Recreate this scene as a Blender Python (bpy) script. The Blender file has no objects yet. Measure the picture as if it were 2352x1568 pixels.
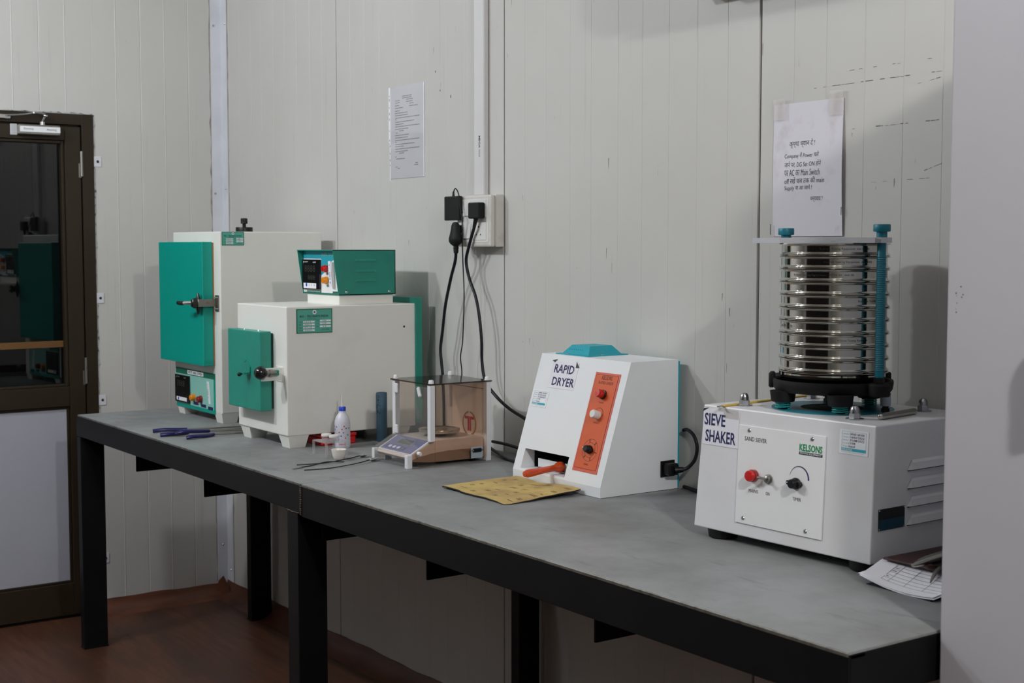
import bpy, bmesh, math, random
from mathutils import Matrix, Vector

random.seed(7)
R = math.radians
PI = math.pi
sc = bpy.context.scene
C = bpy.context.collection

# ------------------------------------------------------------------ camera, world, exposure, lamps
cam_d = bpy.data.cameras.new('camera')
cam = bpy.data.objects.new('camera', cam_d)
C.objects.link(cam)
sc.camera = cam
YAW, PITCH = -0.9547, -0.0692
_r = Vector((math.cos(YAW), -math.sin(YAW), 0))
_f = Vector((math.sin(YAW) * math.cos(PITCH), math.cos(YAW) * math.cos(PITCH), math.sin(PITCH)))
_u = _r.cross(_f)
cam.matrix_world = Matrix(((_r.x, _u.x, -_f.x, 5.3306), (_r.y, _u.y, -_f.y, -2.3247), (_r.z, _u.z, -_f.z, 1.4483), (0, 0, 0, 1)))
cam_d.sensor_width = 36.0
cam_d.lens = 3179.18 / 2352 * 36.0
cam_d.clip_start = 0.05
cam_d.dof.use_dof = True
cam_d.dof.focus_distance = 3.3
cam_d.dof.aperture_fstop = 8.0

world = bpy.data.worlds.new('world')
sc.world = world
world.use_nodes = True
world.node_tree.nodes['Background'].inputs[0].default_value = (0.006, 0.007, 0.009, 1)

sc.view_settings.view_transform = 'Standard'
sc.view_settings.look = 'None'
sc.view_settings.exposure = 0.0
sc.view_settings.gamma = 1.0
sc.view_settings.use_curve_mapping = False
sc.cycles.use_denoising = True
sc.cycles.max_bounces = 6
sc.cycles.diffuse_bounces = 4
sc.cycles.glossy_bounces = 4
sc.cycles.transmission_bounces = 2
sc.cycles.transparent_max_bounces = 20
sc.cycles.use_adaptive_sampling = True
sc.cycles.adaptive_threshold = 0.025
sc.cycles.sample_clamp_indirect = 4.0
sc.cycles.caustics_reflective = False
sc.cycles.caustics_refractive = False

CEIL = 2.75
# ceiling globe bulbs: (x, y, watts)
LAMPS = [(1.05, -2.33, 59), (1.81, -2.33, 59), (4.25, -1.11, 3), (5.60, -1.40, 102), (2.25, -4.6, 1), (4.7, -4.6, 1)]
LAMP_COLORS = [(0.93, 0.968, 1.0)] * 2 + [(1.0, 0.985, 0.955)] * 2 + [(0.97, 0.985, 1.0)] * 2

# ------------------------------------------------------------------ helpers
def S(r, g, b):
    f = lambda c: (c / 255 / 12.92) if c / 255 <= 0.04045 else ((c / 255 + 0.055) / 1.055) ** 2.4
    return (f(r), f(g), f(b))

def new_mat(name):
    m = bpy.data.materials.new(name)
    m.use_nodes = True
    nt = m.node_tree
    return m, nt, nt.nodes['Principled BSDF']

def coords(nt, scale=(1, 1, 1), kind='Object'):
    tc = nt.nodes.new('ShaderNodeTexCoord')
    mp = nt.nodes.new('ShaderNodeMapping')
    mp.inputs['Scale'].default_value = scale
    nt.links.new(tc.outputs[kind], mp.inputs['Vector'])
    return mp.outputs['Vector']

def noise_ramp(nt, vec, scale, lo, hi, detail=4.0, rough=0.6):
    n = nt.nodes.new('ShaderNodeTexNoise')
    n.inputs['Scale'].default_value = scale
    n.inputs['Detail'].default_value = detail
    n.inputs['Roughness'].default_value = rough
    nt.links.new(vec, n.inputs['Vector'])
    r = nt.nodes.new('ShaderNodeMapRange')
    r.inputs['From Min'].default_value = lo
    r.inputs['From Max'].default_value = hi
    nt.links.new(n.outputs['Fac'], r.inputs['Value'])
    return r.outputs['Result']

def mixc(nt, fac, a, b):
    m = nt.nodes.new('ShaderNodeMix')
    m.data_type = 'RGBA'
    if isinstance(fac, (int, float)):
        m.inputs[0].default_value = fac
    else:
        nt.links.new(fac, m.inputs[0])
    for i, c in ((6, a), (7, b)):
        if isinstance(c, tuple):
            m.inputs[i].default_value = (*c, 1)
        else:
            nt.links.new(c, m.inputs[i])
    return m.outputs[2]

def mat(name, col, rough=0.5, metal=0.0, col2=None, nscale=6.0, nstretch=(1, 1, 1), lo=0.45, hi=0.75, spec=0.5, bump=0.0, bscale=60.0, coat=0.0):
    m, nt, b = new_mat(name)
    b.inputs['Base Color'].default_value = (*col, 1)
    b.inputs['Roughness'].default_value = rough
    b.inputs['Metallic'].default_value = metal
    b.inputs['Specular IOR Level'].default_value = spec
    b.inputs['Coat Weight'].default_value = coat
    if col2 is not None:
        v = coords(nt, nstretch)
        f = noise_ramp(nt, v, nscale, lo, hi)
        nt.links.new(mixc(nt, f, col, col2), b.inputs['Base Color'])
    if bump:
        v = coords(nt)
        n = nt.nodes.new('ShaderNodeTexNoise')
        n.inputs['Scale'].default_value = bscale
        n.inputs['Detail'].default_value = 3
        nt.links.new(v, n.inputs['Vector'])
        bp = nt.nodes.new('ShaderNodeBump')
        bp.inputs['Strength'].default_value = bump
        bp.inputs['Distance'].default_value = 0.002
        nt.links.new(n.outputs['Fac'], bp.inputs['Height'])
        nt.links.new(bp.outputs['Normal'], b.inputs['Normal'])
    return m

def schlick(nt, f0=0.04):
    lw = nt.nodes.new('ShaderNodeLayerWeight')
    pw = nt.nodes.new('ShaderNodeMath'); pw.operation = 'POWER'; pw.inputs[1].default_value = 5.0
    nt.links.new(lw.outputs['Facing'], pw.inputs[0])
    ma = nt.nodes.new('ShaderNodeMath'); ma.operation = 'MULTIPLY_ADD'; ma.inputs[1].default_value = 1 - f0; ma.inputs[2].default_value = f0
    nt.links.new(pw.outputs[0], ma.inputs[0])
    return ma.outputs[0]

def acrylic(name, tint, gloss=0.05, rough=0.03, haze=0.0):
    """thin tinted acrylic: light passes straight through, with a Fresnel reflection"""
    m = bpy.data.materials.new(name)
    m.use_nodes = True
    nt = m.node_tree
    nt.nodes.clear()
    out = nt.nodes.new('ShaderNodeOutputMaterial')
    t = nt.nodes.new('ShaderNodeBsdfTransparent')
    t.inputs[0].default_value = (*tint, 1)
    g = nt.nodes.new('ShaderNodeBsdfGlossy')
    g.inputs['Roughness'].default_value = rough
    mx = nt.nodes.new('ShaderNodeMixShader')
    nt.links.new(schlick(nt), mx.inputs[0])
    src = t.outputs[0]
    if haze:        # diffuse white mixed in; on clear acrylic it stands in for edge highlights
        df = nt.nodes.new('ShaderNodeBsdfDiffuse'); df.inputs[0].default_value = (0.9, 0.9, 0.92, 1)
        hz = nt.nodes.new('ShaderNodeMixShader'); hz.inputs[0].default_value = haze
        nt.links.new(t.outputs[0], hz.inputs[1]); nt.links.new(df.outputs[0], hz.inputs[2])
        src = hz.outputs[0]
    nt.links.new(src, mx.inputs[1])
    nt.links.new(g.outputs[0], mx.inputs[2])
    nt.links.new(mx.outputs[0], out.inputs[0])
    return m

def frame(o, u, v):
    """matrix with local x along u, y along v, z outwards"""
    u = Vector(u).normalized(); v = Vector(v).normalized(); n = u.cross(v)
    return Matrix(((u.x, v.x, n.x, o[0]), (u.y, v.y, n.y, o[1]), (u.z, v.z, n.z, o[2]), (0, 0, 0, 1)))

def front(x, y, z):        # faces -y
    return frame((x, y, z), (1, 0, 0), (0, 0, 1))

def side(x, y, z):         # faces +x
    return frame((x, y, z), (0, 1, 0), (0, 0, 1))

W = {}                      # world matrix of every thing

class MB:
    def __init__(s, xf=None):
        s.v = []; s.f = []; s.sm = []
        s.xf = xf or Matrix()
    def add(s, vs, fs, smooth=False, m=None):
        o = len(s.v)
        M = s.xf @ m if m is not None else s.xf
        s.v += [M @ Vector(p) for p in vs]
        s.f += [tuple(i + o for i in f) for f in fs]
        s.sm += [smooth] * len(fs)
        return s
    def box(s, x0, x1, y0, y1, z0, z1, b=0.0, seg=1, m=None):
        bm = bmesh.new()
        bmesh.ops.create_cube(bm, size=1)
        for p in bm.verts:
            p.co = Vector(((x0 + x1) / 2 + p.co.x * (x1 - x0), (y0 + y1) / 2 + p.co.y * (y1 - y0), (z0 + z1) / 2 + p.co.z * (z1 - z0)))
        if b > 0:
            bmesh.ops.bevel(bm, geom=bm.edges[:], offset=b, segments=seg, profile=0.5, affect='EDGES', clamp_overlap=True)
        s.bm(bm, smooth=False, m=m)
        return s
    def bm(s, bm, smooth=False, m=None):
        bm.verts.index_update()
        s.add([p.co.copy() for p in bm.verts], [tuple(q.index for q in f.verts) for f in bm.faces], smooth, m)
        bm.free()
    def cyl(s, p0, p1, r0, r1=None, n=20, caps=True, smooth=True):
        p0 = Vector(p0); p1 = Vector(p1)
        r1 = r0 if r1 is None else r1
        d = (p1 - p0).normalized()
        a = d.orthogonal().normalized(); b = d.cross(a)
        vs = []; fs = []
        for P, r in ((p0, r0), (p1, r1)):
            vs += [P + (a * math.cos(2 * PI * i / n) + b * math.sin(2 * PI * i / n)) * r for i in range(n)]
        fs = [(i, (i + 1) % n, n + (i + 1) % n, n + i) for i in range(n)]
        s.add(vs, fs, smooth)
        if caps:
            s.add(vs[:n], [tuple(reversed(range(n)))])
            s.add(vs[n:], [tuple(range(n))])
        return s
    def lathe(s, prof, c=(0, 0, 0), n=32, axis=None, smooth=True, closed=False):
        """prof: (radius, height) pairs turned round the axis"""
        c = Vector(c)
        if axis is None:
            a, b, d = Vector((1, 0, 0)), Vector((0, 1, 0)), Vector((0, 0, 1))
        else:
            d = Vector(axis).normalized(); a = d.orthogonal().normalized(); b = d.cross(a)
        vs = []; fs = []
        k = len(prof)
        for r, h in prof:
            vs += [c + d * h + (a * math.cos(2 * PI * i / n) + b * math.sin(2 * PI * i / n)) * max(r, 1e-5) for i in range(n)]
        for j in range(k if closed else k - 1):
            j2 = (j + 1) % k
            fs += [(j * n + i, j * n + (i + 1) % n, j2 * n + (i + 1) % n, j2 * n + i) for i in range(n)]
        s.add(vs, fs, smooth)
        return s
    def tube(s, pts, r, n=10, sub=6, caps=True):
        pts = [Vector(p) for p in pts]
        path = []
        if sub > 1 and len(pts) > 2:
            P = [pts[0]] + pts + [pts[-1]]
            for i in range(1, len(P) - 2):
                for k in range(sub):
                    t = k / sub
                    a, b, c, d = P[i - 1], P[i], P[i + 1], P[i + 2]
                    path.append(0.5 * ((2 * b) + (c - a) * t + (2 * a - 5 * b + 4 * c - d) * t * t + (3 * b - a - 3 * c + d) * t ** 3))
            path.append(pts[-1])
        else:
            path = pts
        rr = r if isinstance(r, (list, tuple)) else [r, r]
        vs = []; fs = []
        up = None
        m = len(path)
        for i, p in enumerate(path):
            d = (path[min(i + 1, m - 1)] - path[max(i - 1, 0)]).normalized()
            if up is None:
                up = d.orthogonal().normalized()
            up = (up - d * up.dot(d)).normalized()
            b = d.cross(up)
            t = i / (m - 1) * (len(rr) - 1)
            k = min(int(t), len(rr) - 2)
            q = rr[k] + (rr[k + 1] - rr[k]) * (t - k)
            vs += [p + (up * math.cos(2 * PI * j / n) + b * math.sin(2 * PI * j / n)) * q for j in range(n)]
        for i in range(m - 1):
            fs += [(i * n + j, i * n + (j + 1) % n, (i + 1) * n + (j + 1) % n, (i + 1) * n + j) for j in range(n)]
        s.add(vs, fs, True)
        if caps:
            s.add(vs[:n], [tuple(reversed(range(n)))]); s.add(vs[-n:], [tuple(range(n))])
        return s
    def prism(s, poly, z0, z1, m=None, smooth=False):
        n = len(poly)
        vs = [(x, y, z0) for x, y in poly] + [(x, y, z1) for x, y in poly]
        fs = [tuple(reversed(range(n))), tuple(range(n, 2 * n))] + [(i, (i + 1) % n, n + (i + 1) % n, n + i) for i in range(n)]
        s.add(vs, fs, smooth, m)
        return s
    def sphere(s, c, r, sx=1, sy=1, sz=1, nu=20, nv=12):
        prof = []
        vs = []; fs = []
        for j in range(nv + 1):
            t = PI * j / nv
            for i in range(nu):
                a = 2 * PI * i / nu
                vs.append((c[0] + r * sx * math.sin(t) * math.cos(a), c[1] + r * sy * math.sin(t) * math.sin(a), c[2] - r * sz * math.cos(t)))
        for j in range(nv):
            fs += [(j * nu + i, j * nu + (i + 1) % nu, (j + 1) * nu + (i + 1) % nu, (j + 1) * nu + i) for i in range(nu)]
        s.add(vs, fs, True)
        return s
    def sheet(s, fn, nu, nv, th):
        """a thin sheet of real thickness: fn(u, v) -> point, thickness towards -normal (z down)"""
        top = [Vector(fn(i / nu, j / nv)) for j in range(nv + 1) for i in range(nu + 1)]
        n = len(top)
        bot = [p - Vector(th) for p in top]
        idx = lambda i, j: j * (nu + 1) + i
        fs = []
        for j in range(nv):
            for i in range(nu):
                a, b, c, d = idx(i, j), idx(i + 1, j), idx(i + 1, j + 1), idx(i, j + 1)
                fs += [(a, b, c, d), (n + d, n + c, n + b, n + a)]
        rim = [idx(i, 0) for i in range(nu)] + [idx(nu, j) for j in range(nv)] + [idx(i, nv) for i in range(nu, 0, -1)] + [idx(0, j) for j in range(nv, 0, -1)]
        for k in range(len(rim)):
            a, b = rim[k], rim[(k + 1) % len(rim)]
            fs.append((b, a, n + a, n + b))
        s.add(top + bot, fs, True)
        return s
    def build(s, name, m, parent=None, label=None, fix=True):
        me = bpy.data.meshes.new(name)
        inv = W[parent].inverted() if parent is not None else Matrix()
        me.from_pydata([inv @ p for p in s.v], [], s.f)
        me.validate()
        if fix:
            bm = bmesh.new(); bm.from_mesh(me)
            bmesh.ops.remove_doubles(bm, verts=bm.verts, dist=1e-6)
            bmesh.ops.recalc_face_normals(bm, faces=bm.faces)
            bm.to_mesh(me); bm.free()
        if any(s.sm):
            if len(me.polygons) == len(s.sm):
                for p, q in zip(me.polygons, s.sm):
                    p.use_smooth = q
            else:
                me.shade_smooth()
            me.set_sharp_from_angle(angle=R(38))
        me.materials.append(m)
        o = bpy.data.objects.new(name, me)
        C.objects.link(o)
        if parent is not None:
            o.parent = parent
            W[o] = W[parent]
        else:
            W[o] = Matrix()
        if label:
            o['label'] = label
        return o

def thing(name, label=None, cat=None, loc=(0, 0, 0), rz=0.0, group=None, kind=None):
    o = bpy.data.objects.new(name, None)
    o.empty_display_size = 0.05
    C.objects.link(o)
    o.location = loc
    o.rotation_euler = (0, 0, rz)
    W[o] = Matrix.Translation(loc) @ Matrix.Rotation(rz, 4, 'Z')
    return tag(o, label, cat, group, kind)

def tag(o, label=None, cat=None, group=None, kind=None):
    if label: o['label'] = label
    if cat: o['category'] = cat
    if group: o['group'] = group
    if kind: o['kind'] = kind
    return o

TEXTS = []
def text(name, body, xf, m, parent, x, y, h, w=None, align='LEFT', bold=0.0, lift=0.0003, rot=0.0, wrap=None, shear=0.0):
    """flat lettering in frame xf; (x, y) lower left (or centre) of the block, h its height, w its width"""
    TEXTS.append((name, body, xf, m, parent, x, y, h, w, align, bold, lift, rot, wrap, shear))

def flush_texts():
    tmp = []
    for t in TEXTS:
        cu = bpy.data.curves.new('t', 'FONT')
        cu.body = t[1]; cu.size = 1.0; cu.offset = t[10]; cu.resolution_u = 2; cu.fill_mode = 'BOTH'; cu.shear = t[14]
        cu.space_line = 1.05
        o = bpy.data.objects.new('t', cu)
        C.objects.link(o)
        tmp.append(o)
    bpy.context.view_layer.update()
    dg = bpy.context.evaluated_depsgraph_get()
    for t, o in zip(TEXTS, tmp):
        name, body, xf, m, parent, x, y, h, w, align, bold, lift, rot, wrap, shear = t
        me = bpy.data.meshes.new_from_object(o.evaluated_get(dg))
        if len(me.vertices) == 0:
            continue
        xs = [p.co.x for p in me.vertices]; ys = [p.co.y for p in me.vertices]
        x0, x1, y0, y1 = min(xs), max(xs), min(ys), max(ys)
        k = h / max(y1 - y0, 1e-6)
        kx = k if w is None else w / max(x1 - x0, 1e-6)
        inv = W[parent].inverted()
        ww = (x1 - x0) * kx
        off = 0 if align == 'LEFT' else -ww / 2
        M_ = inv @ xf if xf is not None else None
        cr, sr = math.cos(rot), math.sin(rot)
        for p in me.vertices:
            lx = (p.co.x - x0) * kx + off; ly = (p.co.y - y0) * k
            lx, ly = x + lx * cr - ly * sr, y + lx * sr + ly * cr
            if wrap:
                p.co = inv @ Vector(wrap(lx, ly, lift))
            else:
                p.co = M_ @ Vector((lx, ly, lift))
        me.name = name
        me.materials.clear(); me.materials.append(m)
        ob = bpy.data.objects.new(name, me)
        C.objects.link(ob)
        ob.parent = parent
        W[ob] = W[parent]
    for o in tmp:
        cu = o.data
        bpy.data.objects.remove(o)
        bpy.data.curves.remove(cu)

def word_lines(mb, x0, y0, widths, h, rnd, th=0.0002):
    """rows of small print too fine to read, as word-length strokes; widths: list of (y, x_start, x_end)"""
    for (y, a, b) in widths:
        x = a
        while x < b - h:
            l = min(rnd.uniform(1.5, 5.0) * h, b - x)
            mb.box(x0 + x, x0 + x + l, y0 + y, y0 + y + h, 0, th)
            x += l + h * 0.7

# ------------------------------------------------------------------ materials
M = {}
def wall_mat(name, a, b, dirt, streak):
    m, nt, bs = new_mat(name)
    v = coords(nt, (1, 1, 1))
    f1 = noise_ramp(nt, v, 1.3, 0.35, 0.7, 3)
    c = mixc(nt, f1, a, b)
    v2 = coords(nt, (30, 30, 1.2))
    f2 = noise_ramp(nt, v2, 1.0, 0.62, 0.8, 5)
    mul = nt.nodes.new('ShaderNodeMath'); mul.operation = 'MULTIPLY'; mul.inputs[1].default_value = streak
    nt.links.new(f2, mul.inputs[0])
    c = mixc(nt, mul.outputs[0], c, dirt)
    v3 = coords(nt, (60, 60, 22))
    f3 = noise_ramp(nt, v3, 1.0, 0.74, 0.80, 2)
    mul3 = nt.nodes.new('ShaderNodeMath'); mul3.operation = 'MULTIPLY'; mul3.inputs[1].default_value = 0.25
    nt.links.new(f3, mul3.inputs[0])
    c = mixc(nt, mul3.outputs[0], c, dirt)
    nt.links.new(c, bs.inputs['Base Color'])
    bs.inputs['Roughness'].default_value = 0.42
    bs.inputs['Specular IOR Level'].default_value = 0.35
    return m
M['wall'] = wall_mat('painted_panel', S(207, 206, 203), S(200, 199, 195), S(150, 144, 136), 0.35)
M['wall_core'] = mat('panel_core', S(60, 55, 50), 0.9)
M['ceiling'] = mat('ceiling_board', S(235, 235, 232), 0.8, col2=S(222, 222, 220), nscale=2)
M['trim'] = mat('white_flashing', S(222, 224, 232), 0.35, col2=S(205, 208, 216), nscale=5)
M['sealant'] = mat('dirty_sealant', S(168, 160, 150), 0.8, col2=S(110, 102, 95), nscale=25)
M['caulk'] = mat('white_caulk', S(196, 198, 200), 0.8, col2=S(90, 88, 86), nscale=40, lo=0.5, hi=0.65)

def floor_mat():
    m, nt, b = new_mat('wood_vinyl')
    v = coords(nt, (1.2, 14, 1))
    f = noise_ramp(nt, v, 3.0, 0.3, 0.72, 7, 0.65)
    c = mixc(nt, f, S(54, 31, 21), S(98, 62, 43))
    v2 = coords(nt, (0.6, 2.4, 1))
    f2 = noise_ramp(nt, v2, 2.2, 0.45, 0.7, 3)
    c = mixc(nt, f2, c, S(58, 38, 29))
    nt.links.new(c, b.inputs['Base Color'])
    b.inputs['Roughness'].default_value = 0.42
    b.inputs['Specular IOR Level'].default_value = 0.4
    return m
M['floor'] = floor_mat()
M['skirt'] = mat('vinyl_skirting', S(94, 53, 35), 0.45, col2=S(70, 39, 27), nscale=7, nstretch=(1, 1, 6))

M['black_steel'] = mat('black_enamel', (0.0028, 0.0029, 0.0034), 0.48, col2=(0.005, 0.005, 0.006), nscale=9, spec=0.17)
def top_mat():
    m, nt, b = new_mat('worn_grey_enamel')
    v = coords(nt, (1, 1, 1))
    f = noise_ramp(nt, v, 3.2, 0.35, 0.7, 6, 0.62)
    c = mixc(nt, f, S(143, 145, 147), S(117, 118, 117))
    v2 = coords(nt, (4, 16, 1))
    f2 = noise_ramp(nt, v2, 1.6, 0.58, 0.8, 6, 0.7)
    mul = nt.nodes.new('ShaderNodeMath'); mul.operation = 'MULTIPLY'; mul.inputs[1].default_value = 0.8
    nt.links.new(f2, mul.inputs[0])
    c = mixc(nt, mul.outputs[0], c, S(92, 91, 88))
    v3 = coords(nt, (1, 1, 1))
    f3 = noise_ramp(nt, v3, 13.0, 0.7, 0.78, 4)
    mul3 = nt.nodes.new('ShaderNodeMath'); mul3.operation = 'MULTIPLY'; mul3.inputs[1].default_value = 0.5
    nt.links.new(f3, mul3.inputs[0])
    c = mixc(nt, mul3.outputs[0], c, S(70, 70, 70))
    nt.links.new(c, b.inputs['Base Color'])
    rr = nt.nodes.new('ShaderNodeMapRange')
    rr.inputs['To Min'].default_value = 0.42; rr.inputs['To Max'].default_value = 0.6
    nt.links.new(f, rr.inputs['Value'])
    nt.links.new(rr.outputs[0], b.inputs['Roughness'])
    b.inputs['Specular IOR Level'].default_value = 0.4
    return m
M['bench_top'] = top_mat()
M['bare_edge'] = mat('worn_steel_edge', S(120, 118, 112), 0.4, 0.6, col2=S(62, 60, 57), nscale=60)
M['weld'] = mat('weld_bead', S(60, 52, 48), 0.45, 0.7, col2=S(95, 85, 75), nscale=120)

M['bronze'] = mat('bronze_aluminium', S(44, 35, 24), 0.42, 0.1, spec=0.3)
M['bronze_dark'] = mat('door_gasket', S(18, 16, 13), 0.6)
M['laminate'] = mat('grey_laminate', S(176, 178, 190), 0.4, col2=S(168, 170, 182), nscale=3)
M['steel'] = mat('bright_steel', S(200, 200, 200), 0.25, 1.0)
M['dull_steel'] = mat('dull_steel', S(150, 148, 142), 0.4, 1.0)
M['dark_steel'] = mat('dark_steel', S(70, 70, 68), 0.4, 0.9)
M['chrome'] = mat('polished_stainless', S(190, 188, 182), 0.09, 1.0)
M['zinc'] = mat('zinc_plated', S(170, 172, 176), 0.3, 1.0)
M['aluminium'] = mat('brushed_aluminium', S(205, 206, 212), 0.45, 0.35)

M['glass'] = mat('dark_window_glass', (0.002, 0.0022, 0.0025), 0.02, spec=0.5)
M['smoke'] = acrylic('smoked_acrylic', (0.945, 0.875, 0.82))
M['smoke_dark'] = acrylic('dark_smoked_acrylic', (0.36, 0.32, 0.29), rough=0.12)
M['clear'] = acrylic('clear_acrylic', (0.95, 0.95, 0.95), rough=0.04, haze=0.03)
M['clear2'] = acrylic('whitened_clear_acrylic', (0.96, 0.96, 0.965), rough=0.10, haze=0.16)  # whitened so the edges look as if they catch light

M['oven_white'] = mat('oven_enamel', S(240, 239, 234), 0.35, col2=S(233, 232, 226), nscale=3, spec=0.45)
M['furnace_white'] = mat('furnace_enamel', S(242, 241, 236), 0.35, col2=S(230, 228, 221), nscale=4, lo=0.5, hi=0.8)
M['dryer_white'] = mat('dryer_enamel', S(238, 241, 245), 0.4, col2=S(232, 235, 238), nscale=4)
M['shaker_white'] = mat('shaker_enamel', S(230, 230, 234), 0.4, col2=S(221, 220, 221), nscale=4)
M['panel_white'] = mat('white_print_panel', S(242, 242, 244), 0.4)
M['paper'] = mat('paper', S(240, 240, 248), 0.85, col2=S(228, 228, 237), nscale=5)
M['paper_dirty'] = mat('soiled_paper', S(232, 230, 240), 0.85, col2=S(196, 188, 190), nscale=9, lo=0.55, hi=0.85)
M['label'] = mat('white_sticker', S(244, 246, 250), 0.5)
M['white_plastic'] = mat('white_plastic', S(226, 226, 224), 0.4)
M['socket_white'] = mat('socket_plastic', S(214, 211, 206), 0.4, col2=S(196, 188, 180), nscale=20, lo=0.55, hi=0.8)
M['post_white'] = mat('post_plastic', S(232, 232, 236), 0.35)
M['cabinet'] = mat('cabinet_paint', S(190, 189, 196), 0.5, col2=S(185, 184, 190), nscale=2)
M['teal_oven'] = mat('teal_enamel', S(0, 150, 135), 0.38, spec=0.4)
M['teal_furnace'] = mat('sea_green_enamel', S(34, 138, 122), 0.4, col2=S(30, 126, 112), nscale=8)
M['teal_dark'] = mat('dark_green_print', S(18, 100, 78), 0.5)
M['mint'] = mat('mint_print', S(140, 200, 188), 0.5)
M['mint2'] = mat('mint_plate', S(84, 172, 152), 0.45)
M['teal_dryer'] = mat('turquoise_paint', S(28, 160, 178), 0.45)
M['teal_shaker'] = mat('petrol_paint', S(8, 116, 136), 0.42)
M['spring'] = mat('teal_spring', S(40, 160, 160), 0.4)
M['orange'] = mat('orange_panel', S(206, 86, 34), 0.5)
M['orange_border'] = mat('orange_border', S(206, 88, 68), 0.5)
M['orange_grip'] = mat('orange_plastic', S(200, 74, 34), 0.3, coat=0.2)
M['brown_line'] = mat('brown_print', S(92, 34, 20), 0.6)
M['black'] = mat('black_plastic', (0.006, 0.006, 0.0065), 0.4, spec=0.3)
M['black_gloss'] = mat('black_phenolic', (0.008, 0.008, 0.009), 0.15)
M['black_rubber'] = mat('black_rubber', (0.006, 0.006, 0.0065), 0.6, spec=0.25)
M['cable'] = mat('cable_sheath', (0.008, 0.008, 0.013), 0.42, spec=0.3)
M['void'] = mat('dark_interior', (0.006, 0.006, 0.007), 0.9)  # near black, paints in the dark of recesses, holes and the added panels
M['ink'] = mat('black_ink', S(34, 32, 36), 0.7)
M['navy'] = mat('navy_ink', S(30, 26, 84), 0.6)
M['pen'] = mat('ball_pen_ink', S(74, 72, 84), 0.8)
M['grey_print'] = mat('grey_print', S(120, 120, 130), 0.8)
M['blue_print'] = mat('pale_blue_print', S(120, 170, 190), 0.7)
M['cyan_band'] = mat('cyan_print', S(40, 165, 185), 0.6)
M['green_logo'] = mat('green_print', S(20, 140, 84), 0.6)
M['lcd'] = mat('lcd_glass', (0.006, 0.006, 0.007), 0.2)
M['lcd_seg'] = mat('lcd_segments', S(48, 47, 40), 0.4)
M['lcd_grey'] = mat('grey_lcd', S(120, 124, 122), 0.35)
M['violet'] = mat('violet_overlay', S(112, 108, 160), 0.4)
M['violet_dark'] = mat('indigo_overlay', S(72, 66, 142), 0.4)
M['beige'] = mat('beige_plastic', S(222, 206, 196), 0.45)
M['red_lens'] = mat('red_lens', S(196, 22, 18), 0.2, coat=0.5)
M['red_lens_dark'] = mat('dark_red_lens', S(140, 8, 14), 0.2, coat=0.5)
M['amber_lens'] = mat('amber_lens', S(230, 140, 14), 0.2, coat=0.5)
M['red_plastic'] = mat('red_plastic', S(206, 30, 26), 0.4)
M['gold'] = mat('gold_print', S(190, 140, 60), 0.5)
M['red_print'] = mat('red_print', S(205, 50, 56), 0.5)
M['pan'] = mat('pan_steel', S(190, 180, 165), 0.25, 1.0)
M['blue_tube'] = mat('dark_blue_tube', S(62, 92, 112), 0.6, col2=S(48, 76, 96), nscale=20, nstretch=(1, 1, 0.3))
M['stain'] = mat('black_stain', S(28, 32, 40), 0.8)
M['milk'] = mat('milky_plastic', S(214, 214, 226), 0.35)
M['cap_blue'] = mat('blue_cap', S(24, 64, 190), 0.4)
M['porcelain'] = mat('porcelain', S(240, 234, 228), 0.25)
M['handle_blue'] = mat('blue_vinyl_dip', S(22, 20, 84), 0.25, coat=0.3)
M['nylon'] = mat('white_nylon', S(170, 182, 192), 0.5)
M['yellow'] = mat('yellow_plastic', S(214, 180, 60), 0.45)
M['maroon'] = mat('maroon_rexine', S(60, 30, 26), 0.5)
M['tape'] = acrylic('packing_tape', (0.96, 0.945, 0.93), rough=0.25, haze=0.08)
def sandpaper():
    m, nt, b = new_mat('sandpaper_backing')
    v = coords(nt)
    f = noise_ramp(nt, v, 9.0, 0.42, 0.72, 4)
    c = mixc(nt, f, S(196, 172, 104), S(160, 128, 88))
    nt.links.new(c, b.inputs['Base Color'])
    b.inputs['Roughness'].default_value = 0.8
    return m
M['sand_back'] = sandpaper()
M['abrasive'] = mat('black_abrasive', (0.012, 0.012, 0.015), 0.9)
M['sand_print'] = mat('sandpaper_print', S(92, 78, 56), 0.8)
M['ac_white'] = mat('ac_plastic', S(214, 214, 206), 0.45)
# ------------------------------------------------------------------ the room
RX, RY = 8.0, -7.0
fl = MB().box(-0.3, RX + 0.3, RY - 0.3, 0.3, -0.1, 0.0).build('floor', M['floor'])
tag(fl, 'reddish brown wood-look vinyl floor', None, None, 'structure')
ce = MB().box(-0.3, RX + 0.3, RY - 0.3, 0.3, CEIL, CEIL + 0.1).build('ceiling', M['ceiling'])
tag(ce, 'white ceiling above the laboratory bench', None, None, 'structure')

def ribbed(mb, s0, s1, z0, z1, ribs, place, depth=0.0012, half=0.0022, edge=0.007, raised=()):
    """panel skin with shallow grooves; place(s, d, z) maps distance along the wall and depth into it"""
    pr = [(s0, edge), (s0, 0.0012), (s0 + 0.0012, 0)]
    for r in sorted(ribs):
        if s0 + 0.01 < r < s1 - 0.01:
            d = -0.0009 if r in raised else depth
            pr += [(r - half, 0), (r - half * 0.4, d), (r + half * 0.4, d), (r + half, 0)]
    pr += [(s1 - 0.0012, 0), (s1, 0.0012), (s1, edge)]
    n = len(pr)
    vs = [place(s, d, z) for z in (z0, z1) for s, d in pr]
    fs = [(i, i + 1, n + i + 1, n + i) for i in range(n - 1)]
    mb.add(vs, fs)
    mb.add([place(s0, edge, z0), place(s1, edge, z0), place(s1, edge, z1), place(s0, edge, z1)], [(0, 1, 2, 3)])
    return mb

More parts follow.
